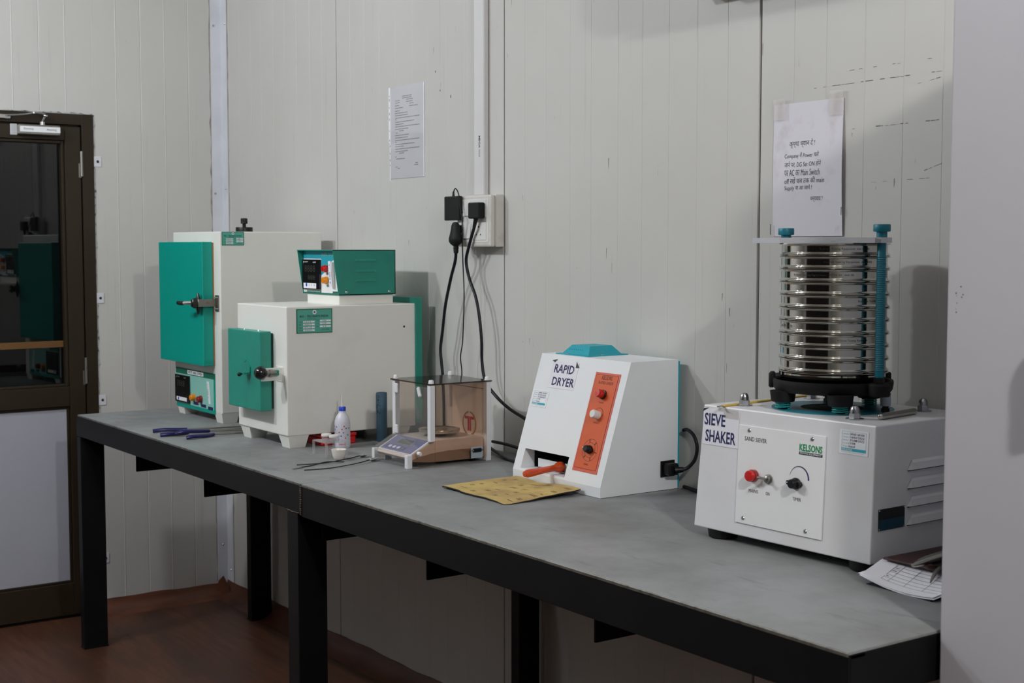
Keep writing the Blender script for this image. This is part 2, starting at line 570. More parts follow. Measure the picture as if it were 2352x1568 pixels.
wb = thing('wall_back', 'off-white ribbed sandwich panel wall behind the bench', kind='structure')
joints = [-0.02, 0.983, 2.0076, 3.035, 4.055, 5.075, 6.095, 7.1, RX + 0.02]
for a, b in zip(joints[:-1], joints[1:]):
    n = 10
    ribs = [a + (b - a) * k / n + random.uniform(-0.006, 0.006) for k in range(1, n)]
    mb = MB(); ribbed(mb, a + (0.0034 if abs(a - 3.035) < .01 else 0.0022), b - (0.0034 if abs(b - 3.035) < .01 else 0.0022), 0, CEIL, ribs, lambda s, d, z: (s, d, z), depth=0.0006, half=0.0015)
    mb.build('panel', M['wall'], wb)
MB().box(-0.1, RX + 0.1, 0.007, 0.1, 0, CEIL).build('panel_core', M['wall_core'], wb)

wl = thing('wall_left', 'off-white ribbed panel wall with the glazed door', kind='structure')
GLASS_TURN = 2.1
DY0, DY1, DZ = 0.533, 1.46, 1.95        # door opening along -y, height
lr = [0.0435 + 0.0985 * k for k in range(1, 72)]
raised = tuple(lr[1::2])
pl_left = lambda s, d, z: (-d, -s, z)
def lpanel(s0, s1, z0, z1):
    mb = MB(); ribbed(mb, s0, s1, z0, z1, lr, pl_left, raised=raised); mb.build('panel', M['wall'], wl)
lpanel(0.0, DY0, 0, CEIL)
lpanel(DY0, 1.03, DZ, CEIL); lpanel(1.03, DY1, DZ, CEIL)
lpanel(DY1, 2.0, 0, CEIL)
for k in range(2, 7):
    lpanel(1.0 * k, 1.0 * k + 1.0, 0, CEIL)
MB().box(-0.1, -0.007, -DY0, 0.1, 0, CEIL).box(-0.1, -0.007, RY - 0.1, -DY1, 0, CEIL).box(-0.1, -0.007, -DY1, -DY0, DZ, CEIL).build('panel_core', M['wall_core'], wl)

wr = thing('wall_right', 'off-white panel wall on the right of the room', kind='structure')
wf = thing('wall_front', 'off-white panel wall behind the camera', kind='structure')
for k in range(7):
    a, b = k * 1.0, k * 1.0 + 1.0
    MB().box(RX, RX + 0.06, -b + 0.002, -a - 0.002, 0, CEIL).build('panel', M['wall'], wr)
MB().box(RX + 0.06, RX + 0.1, RY - 0.1, 0.1, 0, CEIL).build('panel_core', M['wall_core'], wr)
for k in range(8):
    MB().box(k * 1.0 + 0.002, k + 0.998, RY - 0.06, RY, 0, CEIL).build('panel', M['wall'], wf)
MB().box(-0.1, RX + 0.1, RY - 0.1, RY - 0.06, 0, CEIL).build('panel_core', M['wall_core'], wf)

# vinyl lapped up the walls as skirting
def skirt(name, length, place, label, seed):
    rnd = random.Random(seed)
    ph = [rnd.uniform(0, 6) for _ in range(4)]
    top = lambda s: 0.056 + 0.004 * math.sin(3.1 * s + ph[0]) + 0.003 * math.sin(9.3 * s + ph[1]) + 0.0015 * math.sin(31 * s + ph[2])
    prof = [(0.075, -0.0008), (0.055, 0.002), (0.035, 0.011), (0.017, 0.026), (0.007, 0.043), (0.003, 1.0)]
    N = 90
    vs = []; fs = []
    k = len(prof)
    for i in range(N + 1):
        s = length * i / N
        t = top(s)
        for d, z in prof:
            vs.append(place(s, d + 0.001, t if z == 1.0 else z + 0.0008))
        vs.append(place(s, 0.0008, t))
    k += 1
    for i in range(N):
        fs += [(i * k + j, i * k + j + 1, (i + 1) * k + j + 1, (i + 1) * k + j) for j in range(k - 1)]
    o = MB().add(vs, fs, True).build(name, M['skirt'])
    return tag(o, label, None, None, 'structure')
skirt('baseboard_back', 4.0, lambda s, d, z: (0.0 + s, -d, z), 'brown vinyl turned up along the back wall under the bench', 3)
bl = skirt('baseboard_left', DY0 - 0.001, lambda s, d, z: (d, -s, z), 'brown vinyl turned up along the left wall beside the door', 5)
cf = MB().prism([(0.0, 0.0), (0.05, 0.0), (0.062, 0.03), (0.034, 0.085), (0.012, 0.062)], 0, 0.004, m=frame((0.012, -0.06, 0.003), (0.75, 0.66, 0), (0, 0, 1)))
cf.build('corner_fold', M['skirt'], bl)

# white corner flashing with screws and dirty sealant
tr = thing('trim_1', 'white metal corner flashing between the two walls', kind='structure')
tm = MB(); tm.prism([(0.0009, -0.047), (0.003, -0.047), (0.0030, -0.003), (0.060, -0.003), (0.060, -0.0009), (0.0009, -0.0009)], 0.04, CEIL)
tm.build('flashing', M['trim'], tr)
def wavy(mb, place, z0, z1, w, amp, seed, n=70, th=0.0018):
    rnd = random.Random(seed)
    vs = []; fs = []
    for i in range(n + 1):
        z = z0 + (z1 - z0) * i / n
        a = rnd.uniform(-amp, amp); c = w * rnd.uniform(0.35, 1.3)
        vs += [place(a, 0.0006, z), place(a + c * 0.5, th, z), place(a + c, 0.0006, z)]
    for i in range(n):
        for j in (0, 1):
            fs.append((i * 3 + j, i * 3 + j + 1, (i + 1) * 3 + j + 1, (i + 1) * 3 + j))
    mb.add(vs, fs, True)
wm = MB(); wavy(wm, lambda s, d, z: (0.0595 + s, -d, z), 0.06, CEIL, 0.006, 0.0015, 11); wm.build('sealant_line', M['sealant'], tr)
wm = MB(); wavy(wm, lambda s, d, z: (d, -0.0465 - s, z), 0.06, CEIL, 0.006, 0.0015, 12); wm.build('sealant_line', M['sealant'], tr)
for y, z in ((-0.032, 2.335), (-0.034, 1.66), (-0.022, 0.21)):
    MB().lathe([(0.0, 0.003), (0.003, 0.0028), (0.005, 0.0)], (0.003, y, z), 12, (1, 0, 0)).build('screw', M['steel'], tr)
for x, z in ((0.047, 2.34), (0.037, 1.678), (0.035, 0.106)):
    MB().lathe([(0.0, 0.003), (0.003, 0.0028), (0.005, 0.0)], (x, -0.003, z), 12, (0, -1, 0)).build('screw', M['steel'], tr)

# ------------------------------------------------------------------ door in the left wall
dr = thing('door_1', 'dark bronze aluminium door, glazed above a grey panel', kind='structure', loc=(0, -1.0, 0))
fr = MB()
fr.box(-0.06, 0.006, -0.578, -DY0, 0, DZ, 0.0015).box(-0.06, 0.006, -DY1, -1.415, 0, DZ, 0.0015).box(-0.06, 0.0055, -1.4155, -0.5775, 1.908, DZ - 0.0005, 0.0015)
fr.build('door_frame', M['bronze'], dr)
MB().box(-0.055, -0.012, -0.586, -0.577, 0, 1.91).box(-0.055, -0.012, -1.42, -1.405, 0, 1.91).box(-0.055, -0.012, -1.42, -0.577, 1.9, 1.909).build('gasket', M['bronze_dark'], dr)
lf = MB()
LY0, LY1 = -0.583, -1.41
lf.box(-0.048, 0.002, -0.643, LY0, 0.012, 1.901, 0.0015)
lf.box(-0.048, 0.002, LY1, -1.35, 0.012, 1.901, 0.0015)
lf.box(-0.048, 0.002, -1.35, -0.643, 1.848, 1.901, 0.0015)
lf.box(-0.048, 0.002, -1.35, -0.643, 0.829, 0.905, 0.0015)
lf.box(-0.048, 0.002, -1.35, -0.643, 0.012, 0.137, 0.0015)
leaf = lf.build('door_leaf', M['bronze'], dr)
bd = MB()     # glazing beads, sloping in to the pane
for z0, z1 in ((0.905, 1.848), (0.137, 0.829)):
    bd.box(-0.04, -0.008, -0.655, -0.643, z0, z1, 0.002).box(-0.04, -0.008, -1.35, -1.338, z0, z1, 0.002)
    bd.box(-0.04, -0.008, -1.338, -0.655, z0, z0 + 0.010, 0.002).box(-0.04, -0.008, -1.338, -0.655, z1 - 0.012, z1, 0.002)
bd.build('glazing_bead', M['bronze'], leaf)
MB().box(-0.003, 0.003, -0.344, 0.344, 0.912, 1.84, m=Matrix.Translation((-0.023, -0.996, 0)) @ Matrix.Rotation(R(GLASS_TURN), 4, 'Z')).build('glass_pane', M['glass'], leaf)
MB().box(0.0031, 0.0036, -0.341, 0.341, 1.057, 1.082, m=Matrix.Translation((-0.023, -0.996, 0)) @ Matrix.Rotation(R(GLASS_TURN), 4, 'Z')).build('pane_strip', mat('brown_strip', S(104, 70, 32), 0.5), leaf)  # flat brown strip across the room side of the pane
MB().box(-0.03, -0.012, -1.34, -0.652, 0.143, 0.823).build('lower_panel', M['laminate'], leaf)
for z0, z1 in ((1.713, 1.809), (0.914, 1.015)):
    h = MB().cyl((0.006, -0.5815, z0), (0.006, -0.5815, z1), 0.0062, n=12)
    for k in range(1, 4):
        zz = z0 + (z1 - z0) * k / 4
        h.cyl((0.006, -0.5815, zz - 0.001), (0.006, -0.5815, zz + 0.001), 0.0068, n=12)
    h.box(0.002, 0.004, -0.592, -0.5815, z0 - 0.004, z0 + 0.05)
    h.build('hinge', M['dull_steel'], dr)
# overhead closer
cl = MB().box(0.002, 0.034, -0.822, -0.668, 1.862, 1.900, 0.003)
closer = cl.build('door_closer', M['dull_steel'], dr, 'silver overhead door closer')
MB().box(0.002, 0.008, -0.846, -0.820, 1.860, 1.902, 0.002).build('closer_end_plate', M['aluminium'], closer)
MB().box(0.034, 0.0355, -0.818, -0.669, 1.872, 1.893).build('closer_label', M['label'], closer)
cx = frame((0.0356, -0.818, 1.872), (0, 1, 0), (0, 0, 1))
text('lettering', 'Doorway', cx, M['ink'], closer, 0.014, 0.006, 0.009, 0.036)
text('lettering', 'Doorway', cx, M['ink'], closer, 0.134, 0.015, 0.009, 0.036, rot=PI)
ar = MB().cyl((0.02, -0.732, 1.898), (0.02, -0.732, 1.912), 0.011, n=16)
ar.cyl((0.02, -0.732, 1.912), (0.028, -0.722, 1.934), 0.0035, n=8)
ar.lathe([(0.0, 0.004), (0.009, 0.003), (0.010, 0.0), (0.009, -0.003), (0.0, -0.004)], (0.03, -0.722, 1.934), 14)
ar.tube([(0.03, -0.722, 1.940), (0.03, -0.76, 1.944), (0.028, -0.80, 1.936), (0.025, -0.862, 1.930)], 0.0032, 8)
ar.lathe([(0.0, 0.003), (0.007, 0.002), (0.007, -0.004), (0.0, -0.005)], (0.03, -0.765, 1.945), 12)
ar.build('closer_arm', M['steel'], closer)
MB().box(0.006, 0.016, -0.892, -0.844, 1.918, 1.935, 0.003).cyl((0.016, -0.885, 1.928), (0.019, -0.885, 1.928), 0.005, n=12).build('closer_bracket', M['steel'], closer)
for z in (1.772, 1.244, 0.845, 0.218):
    pz = MB(); pz.box(0.0008, 0.0028, -0.5335, -0.503, z - 0.020, z + 0.020, 0.0006)
    fp = pz.build('fixing_plate', M['trim'], dr)
    MB().lathe([(0.0, 0.003), (0.0035, 0.0025), (0.0055, 0.0)], (0.0028, -0.517, z), 12, (1, 0, 0)).build('screw', M['dark_steel'], fp)
wm = MB(); wavy(wm, lambda s, d, z: (d, -DY0 + 0.001 + s, z), 0.02, DZ, 0.007, 0.003, 21, 110); wm.build('sealant_line', M['caulk'], dr)
wm = MB(); wavy(wm, lambda s, d, z: (d, -z, DZ + 0.0005 + s), DY0, DY1, 0.005, 0.002, 22, 80); wm.build('sealant_line', M['caulk'], dr)

# dark panels added behind the camera to put dark bands in the sieves' reflections
d2 = thing('dark_reflection_panels', 'added dark framed panels behind the camera, put in for the sieve reflections', kind='structure', loc=(4.175, RY, 0))
for k in range(7):
    a = 0.85 + 0.95 * k
    MB().box(a, a + 0.06, RY, RY + 0.03, 0, 2.2, 0.002).box(a + 0.89, a + 0.95, RY, RY + 0.03, 0, 2.2, 0.002).box(a, a + 0.95, RY, RY + 0.03, 2.12, 2.2, 0.002).box(a, a + 0.95, RY, RY + 0.03, 0.8, 0.9, 0.002).build('door_frame', M['bronze'], d2)
    MB().box(a + 0.06, a + 0.89, RY, RY + 0.012, 0.9, 2.12).box(a + 0.06, a + 0.89, RY, RY + 0.012, 0.05, 0.8).build('glass_pane', M['void'], d2)  # frames and panes alike are invented, dark for the sieves to mirror

# ------------------------------------------------------------------ ceiling bulbs
for i, (x, y, w) in enumerate(LAMPS):
    where = ['over the bench end, nearer the door', 'over the bench end, further from the door', 'above the cabinet, nearer the bench', 'above the cabinet, further from the bench',
             'in the far half, towards the door', 'in the far half, on the cabinet side'][i]
    t = thing('ceiling_bulb', 'frosted globe ceiling bulb ' + where, 'ceiling light', (x, y, CEIL), group='ceiling bulbs')
    MB().lathe([(0.0, 0.0), (0.055, 0.0), (0.055, -0.012), (0.03, -0.02), (0.026, -0.04), (0.0, -0.04)], (x, y, CEIL), 28).build('lamp_holder', M['white_plastic'], t)
    ld = bpy.data.lights.new('globe_light', 'POINT')        # the glowing globe itself, 12 cm across
    ld.shadow_soft_size = 0.062; ld.energy = w; ld.color = LAMP_COLORS[i]
    lo = bpy.data.objects.new('globe_light', ld)
    C.objects.link(lo)
    lo.parent = t; lo.location = (0, 0, -0.105)

# ------------------------------------------------------------------ workbench: two steel tables welded end to end
ZT = 0.8466
XL, XJ, XR, YF, YB = 0.428, 2.186, 3.974, -0.754, -0.018
wbch = thing('workbench', 'long black steel workbench with worn grey sheet top', 'workbench', ((XL + XR) / 2, -0.386, 0))
tops = []
for a, b in ((XL, XJ - 0.0015), (XJ + 0.0015, XR)):
    tops.append(MB().box(a, b, YF + 0.002, YB, ZT - 0.0055, ZT, 0.0010).build('tabletop', M['bench_top'], wbch))
# worn bare edge of the sheet
MB().box(XL, XJ - 0.004, YF, YF + 0.0025, ZT - 0.0065, ZT - 0.0008, 0.0008).build('bare_edge', M['bare_edge'], tops[0])
MB().box(XJ + 0.004, XR, YF - 0.001, YF + 0.0025, ZT - 0.0085, ZT - 0.0010, 0.0014).build('bare_edge', M['bare_edge'], tops[1])
def channel(name, x0, x1, y0, y1, z0, z1, axis, out):
    """C channel: web on the outer face, flanges inwards"""
    t = 0.006; fl_ = 0.038
    mb = MB()
    if axis == 'x':
        yw = (y0, y0 + t) if out < 0 else (y1 - t, y1)
        yf = (y0 + t, y0 + fl_) if out < 0 else (y1 - fl_, y1 - t)
        mb.box(x0, x1, yw[0], yw[1], z0, z1, 0.0012).box(x0, x1, yf[0], yf[1], z0, z0 + t).box(x0, x1, yf[0], yf[1], z1 - t, z1)
    else:
        xw = (x0, x0 + t) if out < 0 else (x1 - t, x1)
        xf = (x0 + t, x0 + fl_) if out < 0 else (x1 - fl_, x1 - t)
        mb.box(xw[0], xw[1], y0, y1, z0, z1, 0.0012).box(xf[0], xf[1], y0, y1, z0, z0 + t).box(xf[0], xf[1], y0, y1, z1 - t, z1)
    return mb.build(name, M['black_steel'], wbch)
ZR0, ZR1 = 0.766, ZT - 0.0057
channel('front_rail', XL - 0.012, XJ - 0.002, YF, YF + 0.04, ZR0 + 0.004, ZR1, 'x', -1)
channel('front_rail', XJ + 0.002, XR, YF, YF + 0.04, ZR0 - 0.004, ZR1, 'x', -1)
channel('back_rail', XL, XJ - 0.002, YB - 0.04, YB, ZR0, ZR1, 'x', 1)
channel('back_rail', XJ + 0.002, XR, YB - 0.04, YB, ZR0, ZR1, 'x', 1)
channel('end_rail', XL - 0.012, XL + 0.03, YF + 0.006, YB, ZR0, ZR1, 'y', -1)
channel('end_rail', XR - 0.04, XR, YF + 0.006, YB, ZR0, ZR1, 'y', 1)
for x in (0.865, 1.437, 2.197, 2.705, 3.311):
    MB().box(x - 0.006, x, -0.70, -0.062, 0.694, ZR0, 0.001).box(x - 0.045, x - 0.006, -0.70, -0.062, ZR0 - 0.006, ZR0).build('cross_beam', M['black_steel'], wbch)
for x0, x1, y0, y1 in ((0.418, 0.456, YF, -0.668), (0.418, 0.456, -0.105, -0.02), (2.106, 2.168, YF, -0.672), (2.172, 2.212, -0.092, -0.02), (3.905, 3.972, YF, -0.672), (3.905, 3.972, -0.10, -0.02)):
    mb = MB(); mb.box(x0, x1, y0, y1, 0.0, ZR0 + 0.003, 0.002).box(x0 - 0.002, x1 + 0.002, y0 - 0.002, y1 + 0.002, 0, 0.005, 0.001)
    mb.build('leg', M['black_steel'], wbch)
wd = MB()
rnd = random.Random(4)
for k in range(16):
    z = ZR0 + 0.002 + (ZR1 - ZR0) * k / 16
    wd.sphere((XJ + rnd.uniform(-0.001, 0.001), YF - 0.001, z), 0.0046, 1, 0.6, 0.8, 10, 6)
for k in range(9):
    wd.sphere((2.108 + 0.008 * k, YF - 0.001, ZR0 + 0.002 + rnd.uniform(-0.001, 0.001)), 0.004, 1, 0.6, 0.7, 10, 6)
wd.build('weld_bead', M['weld'], wbch)

# ------------------------------------------------------------------ hot air oven
ov = thing('hot_air_oven', 'tall white laboratory oven with bright teal door, left end of the bench', 'oven', (0.762, -0.245, ZT))
X0, X1, Y0, Y1, Z0, Z1 = 0.555, 0.968, -0.436, -0.055, 0.880, 1.495
MB().box(X0, X1, Y0, Y1, Z0, Z1, 0.003, 2).build('body', M['oven_white'], ov)
def foot(mb, x, y, z0, z1, w, tw):
    mb.add([(x - w + tw, y - w + tw, z0), (x + w - tw, y - w + tw, z0), (x + w - tw, y + w - tw, z0), (x - w + tw, y + w - tw, z0), (x - w, y - w, z1), (x + w, y - w, z1), (x + w, y + w, z1), (x - w, y + w, z1)],
           [(0, 3, 2, 1), (4, 5, 6, 7), (0, 1, 5, 4), (1, 2, 6, 5), (2, 3, 7, 6), (3, 0, 4, 7)])
    return mb
for x in (0.601, 0.935):
    for y in (-0.405, -0.09):
        foot(MB(), x, y, ZT, Z0 + 0.0005, 0.032, 0.007).build('foot', M['oven_white'], ov)
dz0, dz1 = 1.040, 1.461
od = MB().box(0.521, 0.915, -0.478, -0.4405, dz0, dz1, 0.0025, 2).build('door', M['teal_oven'], ov, 'bright teal oven door')
MB().box(0.527, 0.9155, -0.4405, Y0, dz0 + 0.003, dz1 - 0.003).build('door_gasket', mat('cork_gasket', S(160, 112, 76), 0.8), od)
# toggle latch
lt = MB().box(0.928, 0.956, -0.4395, -0.436, 1.226, 1.281, 0.001)
latch = lt.build('latch', M['dull_steel'], ov, 'steel toggle latch')
for z in (1.2345, 1.2725):
    for x in (0.935, 0.949):
        MB().lathe([(0.0, 0.004), (0.0025, 0.0035), (0.004, 0.0)], (x, -0.4395, z), 10, (0, -1, 0)).build('latch_rivet', M['steel'], latch)
MB().box(0.9315, 0.9345, -0.502, -0.4395, 1.2425, 1.268, 0.0008).box(0.9265, 0.9315, -0.502, -0.4395, 1.266, 1.268).cyl((0.9345, -0.468, 1.2565), (0.9365, -0.468, 1.2565), 0.004, n=12).build('latch_bar', M['dull_steel'], latch)
MB().box(0.912, 0.930, -0.520, -0.497, 1.241, 1.2695, 0.003).cyl((0.921, -0.5085, 1.238), (0.921, -0.5085, 1.272), 0.005, n=12).build('latch_pivot', M['dark_steel'], latch)
MB().tube([(0.915, -0.512, 1.2555), (0.895, -0.523, 1.2555), (0.878, -0.530, 1.2545)], 0.0065, 10).build('latch_lever', M['steel'], latch)
MB().tube([(0.879, -0.5295, 1.2545), (0.862, -0.534, 1.2538), (0.842, -0.536, 1.2545)], [0.0072, 0.0075, 0.0068], 10).build('lever_grip', M['black'], latch)
MB().lathe([(0.0, 0.038), (0.003, 0.034), (0.0075, 0.018), (0.008, 0.006), (0.008, -0.006), (0.0075, -0.018), (0.003, -0.034), (0.0, -0.038)], (0.904, -0.4895, 1.2535), 14).build('latch_cam', M['dark_steel'], latch)
# control panel below the door
op = MB(front(0, Y0, 0)); op.box(0.568, 0.915, 0.873, 1.012, 0.0, 0.0025)
pnl = op.build('control_panel', M['teal_oven'], ov, 'mint control panel with dark green header')
fx = front(0, Y0, 0)
MB(fx).box(0.568, 0.915, 0.992, 1.012, 0.0025, 0.0030).build('panel_header', M['teal_dark'], pnl)
MB(fx).box(0.572, 0.905, 0.886, 0.992, 0.0025, 0.0030).build('panel_field', M['mint'], pnl)
MB(fx).box(0.676, 0.818, 0.995, 1.009, 0.0030, 0.0036, 0.0002).build('panel_title', M['label'], pnl)
text('lettering', 'HOT AIR OVEN', fx, M['ink'], pnl, 0.684, 0.998, 0.0085, 0.126, bold=0.02, lift=0.0040)
MB(fx).box(0.572, 0.700, 0.890, 0.988, 0.0030, 0.009, 0.001).build('temperature_display', M['lcd'], pnl)
MB(fx).box(0.588, 0.680, 0.896, 0.909, 0.0091, 0.0098, 0.0002).build('key_strip', M['label'], pnl)
MB(fx).lathe([(0.0, 0.0008), (0.005, 0.0006), (0.006, 0.0)], (0.606, 0.9025, 0.0098), 14).build('display_key', M['cap_blue'], pnl)
text('display_print', 'pxr', fx, M['grey_print'], pnl, 0.584, 0.9765, 0.006, 0.036, lift=0.0093)
text('display_print', 'A/M', fx, M['grey_print'], pnl, 0.654, 0.9765, 0.005, 0.02, lift=0.0093)
text('display_segments', '8888', fx, M['lcd_seg'], pnl, 0.592, 0.947, 0.022, 0.07, lift=0.0093)
def pilot(xf, x, y, r, h, m, parent, name='pilot_lamp', collar=None):
    o = MB(xf).lathe([(r * 1.18, 0.0), (r * 1.18, h * 0.3), (r * 1.02, h * 0.32), (r, h * 0.86), (r * 0.85, h), (0.0, h)], (x, y, 0.0028), 20).build(name, m, parent)
    return o
pilot(fx, 0.735, 0.916, 0.011, 0.016, M['amber_lens'], pnl)
pilot(fx, 0.797, 0.915, 0.011, 0.016, M['red_lens_dark'], pnl)
for x, y in ((0.752, 0.897), (0.818, 0.894), (0.878, 0.8905)):
    MB(fx).box(x - 0.022, x + 0.02, y - 0.006, y + 0.005, 0.0030, 0.0034).build('lamp_caption', M['navy'], pnl)
sl = MB(fx).prism([(0.846, 0.981), (0.866, 0.982), (0.879, 0.906), (0.862, 0.905)], 0.0032, 0.0036)
sl.build('paper_slip', M['paper'], pnl)
text('slip_writing', '+ : ON 7', fx, M['pen'], pnl, 0.850, 0.974, 0.008, 0.05, lift=0.0039, rot=-1.42)
# name plate on the right side and vent on top
def nameplate(px, y0, y1, z0, z1, parent, sx):
    f = side(px, y0, z0)
    w, h = y1 - y0, z1 - z0
    pl = MB(f).box(0, w, 0, h, 0, 0.0012).build('name_plate', M['teal_dark'], parent, 'green maker plate with printed fields')
    MB(f).box(w * .025, w * .975, h * .035, h * .965, 0.0012, 0.0016).build('plate_field', M['mint2'], pl)
    MB(f).lathe([(0.0, 0.0003), (h * .09, 0.0003), (h * .09, 0)], (w * .5, h * .865, 0.0016), 20).build('plate_emblem', M['label'], pl)
    MB(f).box(w * .475, w * .525, h * .835, h * .895, 0.0016, 0.0021).build('emblem_square', M['navy'], pl)
    text('lettering', 'BIO - TECHNICS INDIA', f, M['ink'], pl, w * .09, h * .655, h * .085, w * .80, lift=0.0019, bold=0.02)
    text('lettering', 'ISO 9001 : 2008\nQuality Management System', f, M['ink'], pl, w * .5, h * .545, h * .085, w * .40, 'CENTER', lift=0.0019)
    for i, yy in enumerate((0.44, 0.325, 0.205, 0.09)):
        MB(f).box(w * .185, w * .50, h * yy, h * (yy + .07), 0.0016, 0.0020).build('plate_slot', M['label'], pl)
        text('lettering', ['Sr. No.', 'Size', 'Model', 'Mfg. Dt'][i], f, M['ink'], pl, w * .065, h * (yy + .008), h * .05, w * (.085, .06, .085, .11)[i], lift=0.0019)
        text('plate_writing', ['1213-', '6x6x12', 'BTI-39', '2018-2019'][i], f, M['navy'], pl, w * .22, h * (yy + .008), h * .055, w * .2, lift=0.0023)
        if i < 3:
            MB(f).box(w * .65, w * .955, h * (yy + .03), h * (yy + .10), 0.0016, 0.0020).build('plate_slot', M['label'], pl)
            text('lettering', ['Volt', 'Temp', 'Watt'][i], f, M['ink'], pl, w * .55, h * (yy + .04), h * .05, w * .07, lift=0.0019)
            text('plate_writing', ['230', '1150', '3.5'][i], f, M['navy'], pl, w * .72, h * (yy + .038), h * .055, w * .1, lift=0.0023)
    text('lettering', 'MADE IN INDIA', f, M['ink'], pl, w * .70, h * .12, h * .05, w * .21, lift=0.0019)
nameplate(X1, -0.429, -0.349, 1.449, 1.4945, ov, 1)
vn = MB().lathe([(0.0, 0.0), (0.030, 0.0), (0.030, 0.016), (0.029, 0.018), (0.0, 0.018)], (0.765, -0.255, Z1), 28).build('vent_cap', M['black'], ov, 'black vent cap')
kb = MB().cyl((0.765, -0.255, Z1 + 0.018), (0.765, -0.255, Z1 + 0.033), 0.0065, n=14)
kb.lathe([(0.0, 0.030), (0.011, 0.030), (0.0125, 0.032), (0.0118, 0.035), (0.0125, 0.038), (0.0118, 0.041), (0.0125, 0.044), (0.0115, 0.049), (0.0, 0.051)], (0.765, -0.255, Z1), 20)
kb.build('vent_knob', M['black'], vn)

# ------------------------------------------------------------------ muffle furnace with controller on top
fu = thing('muffle_furnace', 'low white muffle furnace with sea green door and black ball handle', 'furnace', (1.453, -0.30, ZT))
X0, X1, Y0, Y1, Z0, Z1 = 1.280, 1.627, -0.516, -0.073, 0.884, 1.268
MB().box(X0, X1, Y0, Y1, Z0, Z1, 0.003, 2).build('body', M['furnace_white'], fu)
for x in (1.318, 1.590):
    for y in (-0.478, -0.125):
        foot(MB(), x, y, ZT, Z0 + 0.0005, 0.034, 0.009).build('foot', M['furnace_white'], fu)
bc = MB().box(X0 - 0.004, X1 + 0.006, Y1 - 0.001, Y1 + 0.022, Z0 + 0.01, Z1 + 0.018, 0.001)
bc.build('back_cover', M['teal_furnace'], fu, 'sea green rear cover')
MB().lathe([(0.0, 0.002), (0.0025, 0.0018), (0.0035, 0.0)], (X1, -0.114, 1.197), 12, (1, 0, 0)).build('screw', M['dark_steel'], fu)
fd = MB().box(1.309, 1.541, -0.562, -0.5245, 0.953, 1.192, 0.003, 2).build('door', M['teal_furnace'], fu, 'sea green insulated furnace door')
MB().box(1.315, 1.535, -0.5245, Y0, 0.959, 1.186).build('door_packing', mat('fibre_packing', S(24, 60, 54), 0.9), fd)
for x, y, z, ax in ((1.40, -0.545, 1.192, (0, 0, 1)), (1.50, -0.545, 1.192, (0, 0, 1)), (1.309, -0.545, 1.18, (-1, 0, 0)), (1.309, -0.545, 0.975, (-1, 0, 0))):
    MB().lathe([(0.0, 0.003), (0.003, 0.0024), (0.0042, 0.0)], (x, y, z), 12, ax).build('screw', M['steel'], fd)
# peep hole shutter: bent green lever with a small black ball
pp = MB(front(0, -0.562, 0)); pp.prism([(1.4485, 1.108), (1.4515, 1.1085), (1.477, 1.083), (1.476, 1.067), (1.470, 1.0645), (1.4705, 1.080)], 0.0, 0.0045)
pp.box(1.447, 1.474, 1.061, 1.066, 0.001, 0.022)
shut = pp.build('peephole_shutter', M['teal_furnace'], fd)
MB().sphere((1.459, -0.592, 1.0605), 0.0062, nu=14, nv=10).cyl((1.459, -0.588, 1.0605), (1.459, -0.580, 1.0625), 0.0028, n=10).build('shutter_ball', M['black_gloss'], fd)
MB(front(0, -0.562, 0)).box(1.432, 1.4345, 1.094, 1.0965, 0, 0.001).box(1.440, 1.4425, 1.098, 1.1005, 0, 0.001).build('paint_chip', M['ink'], fd)
# ball handle on white latch bracket
bh = MB().box(1.598, 1.602, -0.586, -0.517, 1.050, 1.088, 0.001).box(1.560, 1.606, -0.5185, -0.516, 1.045, 1.09, 0.0008)
brk = bh.build('latch_bracket', M['furnace_white'], fu)
MB().cyl((1.612, -0.600, 1.075), (1.612, -0.545, 1.074), 0.0075, n=14).cyl((1.612, -0.566, 1.074), (1.612, -0.556, 1.074), 0.010, n=14).build('handle_stem', M['dull_steel'], brk)
MB().box(1.602, 1.616, -0.55, -0.535, 1.066, 1.082, 0.002).build('stem_block', M['teal_furnace'], brk)
MB().sphere((1.6135, -0.594, 1.0765), 0.0198, nu=28, nv=18).build('ball_handle', M['black_gloss'], brk)
nameplate(X1, -0.484, -0.365, 1.188, 1.2605, fu, 1)
